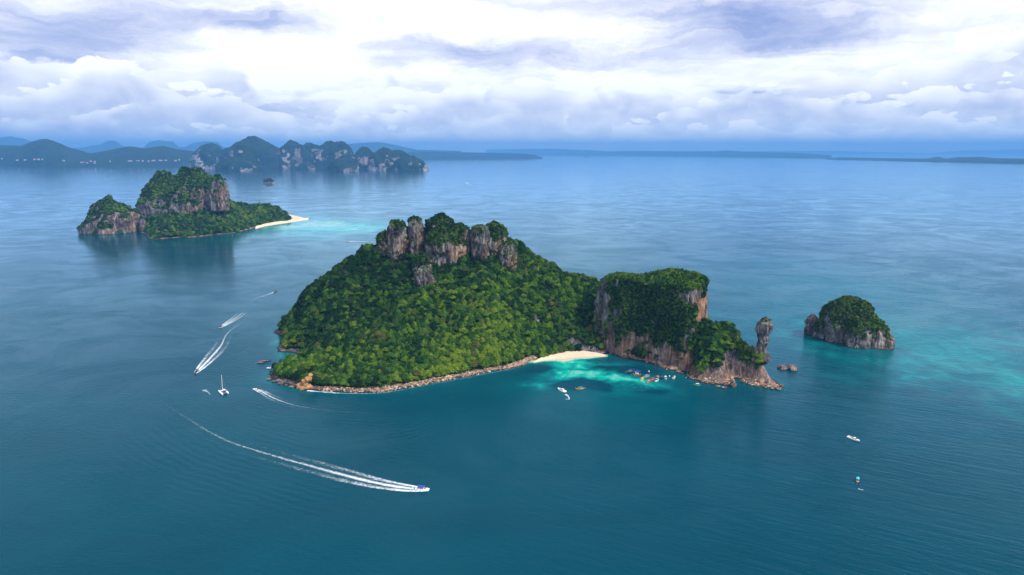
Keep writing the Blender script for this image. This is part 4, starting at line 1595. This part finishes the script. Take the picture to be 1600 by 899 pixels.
def speedboat(px, py, hd, label, L=9.5, hull='white', top='blue', stripe='red', group='speedboats around the islands', cat='speedboat', big=False):
    t = place("speedboat", px, py, hd, label, cat, group)
    h = L / 2
    B = L * .15
    MB().hull([(-h, B, -.25, .0, .9), (-h * .3, B * 1.05, -.35, -.02, .95), (h * .3, B * .95, -.35, .05, 1.05), (h * .7, B * .62, -.2, .3, 1.2),
               (h * .93, B * .22, .25, .7, 1.3), (h, .04, .9, 1.1, 1.34)]).build("hull", M[hull], t)
    MB().box(-h * .25, 0, 1.0, L * .5, B * 1.5, .1).build("cockpit_floor", M['cream'], t)
    for k in (-.55, -.25, .05):
        MB().box(h * k, 0, 1.22, .5, B * 1.3, .35, .9).build("seat", M['wood'] if k < -.4 else M[stripe], t)
    MB().box(h * .38, 0, 1.35, .7, B * 1.25, .55, .7).build("windscreen", M['glass'], t)
    if top:
        cn = MB().arch(-h * .62, h * .34, B * .92, 2.55, .22).build("canopy", M[top], t)
        f = MB()
        for x in (-h * .58, h * .3):
            for y in (-B * .85, B * .85):
                f.bar((x, y, .95), (x, y, 2.6), .05)
        f.build("canopy_frame", M['metal'], cn)
    else:
        cb = MB().box(h * .12, 0, 1.55, L * .24, B * 1.3, .8, .75).build("cabin", M['white'], t)
        MB().box(h * .12, 0, 1.62, L * .245, B * 1.18, .3, .9).build("cabin_window", M['glass'], cb)
    for y in (-B * .4, B * .4):
        m = MB().box(-h - .3, y, 1.0, .55, .42, .6, .8)
        m.box(-h - .35, y, .35, .22, .2, .8)
        m.build("outboard_motor", M['dark'], t)
    return t


def longtail(px, py, hd, label, L=10.5, hull='wood', top='blue', trim='orange', group='longtail boats moored in the bay'):
    t = place("longtail_boat", px, py, hd, label, "longtail boat", group)
    h = L / 2
    B = .95
    MB().hull([(-h, B * .55, .05, .3, .95), (-h * .5, B, -.2, .05, .75), (h * .2, B, -.22, .05, .75), (h * .6, B * .7, -.1, .3, .95),
               (h * .88, B * .3, .4, .8, 1.5), (h, .06, 1.3, 1.6, 2.1)]).build("hull", M[hull], t)
    MB().box(0, 0, .80, L * .66, B * 1.5, .08).build("deck", M['cream'], t)
    pr = MB().bar((h * .97, 0, 1.6), (h * 1.05, 0, 2.7), .09).build("prow", M[trim], t)
    MB().box(h * .96, 0, 2.0, .3, .3, .4).build("prow_ribbon", M['red'], pr)
    cn = MB().arch(-h * .55, h * .45, B * 1.02, 2.2, .28).build("canopy", M[top], t)
    f = MB()
    for x in (-h * .5, 0, h * .4):
        for y in (-B * .85, B * .85):
            f.bar((x, y, .7), (x, y, 2.25), .045)
    f.build("canopy_frame", M[trim], cn)
    for k in (-.3, 0, .25):
        MB().box(h * k, 0, .98, .35, B * 1.5, .3).build("bench", M[trim], t)
    e = MB().box(-h * .92, 0, 1.35, .8, .5, .5, .85)
    e.bar((-h * .95, 0, 1.2), (-h - 2.6, 0, .1), .05)
    e.build("engine", M['metal'], t)
    return t


# boats under way (bow first)
speedboat(660, 765.5, heading((640, 763.5), (674, 766)), "speedboat with bright blue canopy racing right ahead of the longest wake", 10.0, top='blue', stripe='red')
speedboat(401, 611, heading((408, 614), (395, 607)), "white speedboat with red seats heading left from the island's left point", 9.5, top=None, stripe='red')
speedboat(307, 582, heading((325, 565), (305, 583)), "dark speedboat running towards the viewer ahead of a wide foamy wake", 9.5, 'dark', 'navy', 'navy')
speedboat(345, 511.5, heading((365, 498), (342, 513)), "dark open speedboat with short bright wake, middle of the three at left", 9.0, 'dark', 'navy', 'wood')
speedboat(430, 456, heading((410, 463), (432, 455)), "small dark speedboat heading away behind the island's left shore", 8.5, 'dark', 'navy', 'dark')
speedboat(543, 378, heading((580, 378), (540, 378)), "tiny dark speedboat left of a straight white wake behind the summit", 10, 'white', 'navy', 'dark')
speedboat(729, 286, heading((740, 291), (727, 285)), "white boat far out in the strait beyond the summit", 17, 'white', None, 'dark')
speedboat(719, 264, heading((740, 265), (717, 264)), "tiny white boat with a thin wake near the far coast", 22, 'white', None, 'dark')
speedboat(424, 575, heading((436, 571), (412, 577)), "white tour boat with blue canopy moored at the island's left point", 11, 'white', 'blue', 'white', 'boats moored at the left point', 'tour boat')
longtail(409, 567.5, heading((403, 568), (415, 567)), "dark longtail boat with red roof moored left of the white tour boat", 9, 'dark', 'red', 'dark', 'boats moored at the left point')
longtail(417, 564.5, heading((411, 565), (424, 564)), "black longtail boat moored closest behind the red-roofed one", 9, 'dark', 'dark', 'dark', 'boats moored at the left point')
speedboat(1334, 687, heading((1324, 683), (1343, 691)), "white boat with low cabin drifting in open water on the right", 11, 'white', None, 'dark')
longtail(1340, 752, heading((1339, 758), (1341, 746)), "longtail boat with turquoise roof heading away at the lower right", 8.0, 'wood', 'turquoise', 'dark', 'longtail boats under way')
longtail(906, 608.5, heading((913, 608), (900, 609)), "brown longtail boat with green roof beside the white yacht", 9.0, 'orange', 'green', 'wood', 'longtail boats under way')

# boats in the bay
longtail(985, 581, heading((977, 582), (992, 580)), "longtail boat with blue roof and yellow prow, leftmost in the bay cluster", 7.8, 'navy', 'blue', 'yellow')
longtail(996, 582, heading((990, 582), (1002, 582)), "longtail boat all in blue right of the leftmost one in the bay", 7.8, 'blue', 'blue', 'navy')
longtail(995.5, 586.5, heading((989, 586), (1001, 587)), "longtail boat with cream roof and orange hull in front of the blue one", 7.8, 'orange', 'cream', 'orange')
longtail(1003, 594, heading((999, 596), (1008, 591)), "yellow longtail boat lying nearest the beach turquoise", 7.0, 'yellow', 'yellow', 'orange')
longtail(1010, 589.5, heading((1004, 590), (1016, 588)), "longtail boat with pale blue roof and orange trim behind the yellow one", 7.8, 'orange', 'sky', 'orange')
longtail(1013, 598, heading((1009, 601), (1018, 595)), "longtail boat with pink roof, nearest of the bay cluster", 7.8, 'wood', 'pink', 'pink')
longtail(1019, 594.5, heading((1014, 596), (1024, 593)), "red longtail boat touching the pink-roofed one", 7.4, 'red', 'red', 'orange')
speedboat(1026, 595.5, heading((1021, 597), (1031, 593)), "white speedboat with pale blue canopy amid the bay cluster", 7.0, 'white', 'sky', 'blue', 'speedboats moored in the bay')
longtail(1028, 591.5, heading((1026, 589), (1030, 594)), "longtail boat with orange roof behind the pale blue canopy boat", 7.0, 'wood', 'orange', 'orange')
longtail(1034, 592, heading((1033, 589), (1035, 595)), "navy longtail boat with blue roof between two white boats", 7.0, 'navy', 'blue', 'navy')
speedboat(1040, 592.5, heading((1038, 588), (1042, 596)), "white speedboat with blue stern canopy and orange seats in the bay", 7.0, 'white', 'white', 'orange', 'speedboats moored in the bay')
speedboat(1053, 591, heading((1050, 594), (1056, 588)), "white speedboat moored apart at the right end of the bay cluster", 7.8, 'white', None, 'dark', 'speedboats moored in the bay')
longtail(1090, 603, heading((1085, 602.5), (1096, 603.5)), "slim green longtail boat lying off the boulders", 6.6, 'green', 'cream', 'wood')


def yacht(px, py, hd, label):
    t = place("motor_yacht", px, py, hd, label, "yacht")
    MB().hull([(-5.6, 1.8, -.3, .1, 1.1), (-1.5, 2.0, -.4, 0, 1.2), (2.2, 1.7, -.4, .1, 1.4), (4.4, .9, -.1, .5, 1.6), (5.8, .05, 1.0, 1.3, 1.75)]).build("hull", M['white'], t)
    cb = MB().box(-.6, 0, 1.75, 5.6, 2.7, 1.0, .82).build("cabin", M['white'], t)
    MB().box(-.6, 0, 1.8, 5.4, 2.74, .34, .94).build("cabin_window", M['glass'], cb)
    MB().box(-1.2, 0, 2.35, 3.6, 2.2, .16).build("flybridge", M['cream'], t)
    MB().box(.4, 0, 2.7, .5, 1.8, .5, .6).build("windscreen", M['glass'], t)
    MB().bar((-2.2, 0, 2.3), (-2.2, 0, 4.0), .07).build("mast", M['metal'], t)
    MB().box(-5.9, 0, .4, .9, 3.0, .14).build("swim_platform", M['wood'], t)
    return t


yacht(877.5, 611, heading((885, 614), (871, 608)), "white motor yacht lying in the bay left of the brown longtail boat")


def catamaran(px, py, hd, label):
    t = place("sailing_catamaran", px, py, hd, label, "catamaran")
    for y in (-2.6, 2.6):
        MB().hull([(-6, .55, .0, .3, .9), (-4, .75, -.3, .1, 1.3), (1, .8, -.35, .1, 1.5), (4.4, .5, -.2, .4, 1.6), (6.2, .06, .4, 1.0, 1.7)], y).build("hull", M['white'], t)
    MB().box(-1.2, 0, 1.3, 7.6, 4.6, .5).build("bridge_deck", M['white'], t)
    cb = MB().box(-.6, 0, 2.1, 4.6, 4.0, 1.1, .78).build("cabin", M['white'], t)
    MB().box(-.6, 0, 2.2, 4.45, 3.86, .4, .9).build("cabin_window", M['glass'], cb)
    MB().box(-4.2, 0, 1.62, 2.2, 3.4, .16).build("cockpit", M['navy'], t)
    MB().arch(-4.9, -2.8, 1.8, 3.1, .15).build("bimini", M['navy'], t)
    MB().box(3.9, 0, 1.42, 2.4, 3.9, .05).build("trampoline", M['cream'], t)
    MB().bar((1.2, 0, 1.5), (1.2, 0, 17.5), .16, 8).build("mast", M['white'], t)
    b = MB().bar((1.1, 0, 3.4), (-4.6, 0, 3.5), .1)
    b.bar((1.0, 0, 3.75), (-4.4, 0, 3.75), .26, 8)
    b.build("boom", M['white'], t)
    s = MB().bar((1.2, 0, 16.5), (5.9, 0, 1.7), .05)
    s.bar((1.2, 0, 16.5), (-1.5, 3.0, 1.4), .035).bar((1.2, 0, 16.5), (-1.5, -3.0, 1.4), .035)
    s.build("rigging", M['metal'], t)
    return t


catamaran(349, 614, heading((356, 618), (343, 608)), "white sailing catamaran with bare mast anchored left of the island")


def buoy(px, py, label):
    t = place("mooring_buoy", px, py, 0, label, "buoy", "white mooring buoys in the bay")
    bm = bmesh.new()
    bmesh.ops.create_uvsphere(bm, u_segments=12, v_segments=8, radius=.75)
    me = bpy.data.meshes.new("float")
    bm.to_mesh(me)
    bm.free()
    me.materials.append(M['white'])
    f = bpy.data.objects.new("float", me)
    f.location = (0, 0, .35)
    f.parent = t
    COL.objects.link(f)
    MB().bar((0, 0, .9), (0, 0, 1.7), .12).build("pickup_ring", M['red'], t)


buoy(1014, 581, "white mooring buoy above the middle of the boat cluster")
buoy(1046, 588.5, "white mooring buoy between the two rightmost white speedboats")


# ------------------------------------------------------------------ wakes
def wake(pts, w0, w1, label, arms=1.0, core=1.0, fade=1.0, seed=0, spread=.35, n=14, name="boat_wake"):
    c = spline([gp(*p) for p in pts], n)
    tg = np.gradient(c, axis=0)
    tg /= np.linalg.norm(tg, axis=1)[:, None]
    nr = np.column_stack([-tg[:, 1], tg[:, 0]])
    m = len(c)
    t = np.linspace(0, 1, m)
    K = 15
    V, A = [], []
    for k in range(K):
        s = -1 + 2 * k / (K - 1)
        hw = w0 + (w1 - w0) * np.minimum(1, t / spread) ** .7
        p = c + nr * (hw * s)[:, None]
        near = np.exp(-t / (spread * .8))
        arm = np.exp(-((abs(s) - .74) / .32) ** 2) * arms * near * 1.2
        fill = near * .75 * np.exp(-t / (spread * .75)) * (abs(s) < .92) * (.75 + .5 * fbm(p[:, 0] / 5, p[:, 1] / 5, oct=3, seed=seed + 2))
        cor = np.exp(-(s / np.maximum(.12, .34 * np.exp(-t * 2))) ** 2) * core * (1 - t) ** fade
        a = np.clip(np.maximum(np.maximum(arm, cor), fill), 0, 1.2) * (1 - sst(.9, 1, t)) * (abs(s) < .99)
        z = .06 + .55 * a * near * (.6 + .4 * fbm(p[:, 0] / 1.6, p[:, 1] / 1.6, seed=seed))
        V.append(np.column_stack([p, z]))
        A.append(a)
    V = np.stack(V, 1).reshape(-1, 3)
    A = np.stack(A, 1).ravel()
    o = mesh_obj(name, V, grid_faces(K, m), M['foam'], smooth=True, attrs={'foam': A})
    tag(o, label, "wake" if name == "boat_wake" else "foam")
    return o


wake([(671, 766), (640, 763.5), (600, 757.5), (560, 748.5), (520, 738), (480, 727), (440, 716), (400, 704), (360, 691), (325, 674), (290, 652), (262, 634), (248, 618)], 1.6, 10.0,
     "long curving white wake trailing behind the blue-canopied speedboat", 1.0, 1.0, .9, 1, .30)
wake([(396, 608), (410, 613), (425, 621), (445, 629), (470, 635.5), (510, 641), (560, 645), (610, 645)], 1.0, 5,
     "curving white wake behind the white speedboat at the left point", .8, .95, 1.0, 2, .3)
wake([(305, 584), (318, 571), (333, 555), (346, 539), (352, 526), (362, 515), (380, 503), (398, 492)], 1.2, 9.0,
     "wide foamy wake behind the dark speedboat nearest the left edge", 1.1, 1.0, .8, 3, .3)
wake([(342.5, 513), (356, 505), (370, 496), (379, 489), (388, 482)], 1.2, 7.0, "bright short wake behind the middle dark speedboat", 1.1, 1.0, .6, 4, .5)
wake([(431, 455.5), (420, 460), (405, 465), (392, 470), (380, 476)], .8, 4.5, "thin pale wake behind the small speedboat heading away", .4, .9, .7, 5, .5)
wake([(543, 378), (556, 377.6), (570, 377.6), (585, 378), (600, 378)], 1.5, 11, "straight white wake behind the tiny speedboat beyond the ridge", .6, 1.0, .5, 6, .4)
wake([(728, 285), (733, 288), (738, 290), (744, 293)], 3, 14, "short white wake of the boat far out in the strait", .6, 1.0, .8, 7, .5)
wake([(718, 264), (725, 264.5), (734, 265), (742, 265.4)], 6, 26, "thin white wake near the far coast", .5, .8, .8, 8, .5)
wake([(884, 617), (888, 620), (889, 624), (882, 623.5)], 1.0, 3.0, "patch of white wash behind the motor yacht", .3, 1.1, .1, 9, .5, name="foam_patch")
wake([(1341, 764), (1345, 765.5), (1350, 766)], .8, 1.8, "small dash of foam below the turquoise-roofed longtail boat", .2, 1.1, .1, 10, .5, name="foam_patch")
wake([(318, 610), (325, 613), (329, 618)], 1.5, 4, "faint foam patch left of the catamaran", .2, .8, .2, 11, .5, name="foam_patch")
wake([(480, 611), (530, 614.6), (572, 615.2), (605, 613.3), (640, 607.2), (680, 599.2), (720, 592.2), (760, 584.2), (800, 576.2), (826, 569)], 1.0, 1.8, "broken white surf line along the rubble shore", .1, .62, .1, 12, .5, name="foam_patch")

# ------------------------------------------------------------------ haze
hz = bmesh.new()
bmesh.ops.create_cube(hz, size=1.0)
hm = bpy.data.meshes.new("haze")
hz.to_mesh(hm)
hz.free()
mt, g = material("sea_haze")
pv_ = g.new('ShaderNodeVolumePrincipled')
pv_.inputs['Color'].default_value = (0.15, 0.47, 1.0, 1)
pv_.inputs['Density'].default_value = 4.8e-5
pv_.inputs['Anisotropy'].default_value = 0.0
g.l.new(pv_.outputs[0], g.out.inputs['Volume'])
hm.materials.append(mt)
haze = bpy.data.objects.new("haze", hm)
HT = max(float(vcos(o_)[:, 2].max()) for o_ in COL.objects if o_.type == 'MESH' and o_.name.startswith(('far_', 'mountain', 'karst'))) + 20
print('HAZE TOP', HT)
haze.scale = (124000, 124000, HT + 14)
haze.location = (0, 0, HT / 2 - 7)
COL.objects.link(haze)
tag(haze, kind='stuff')
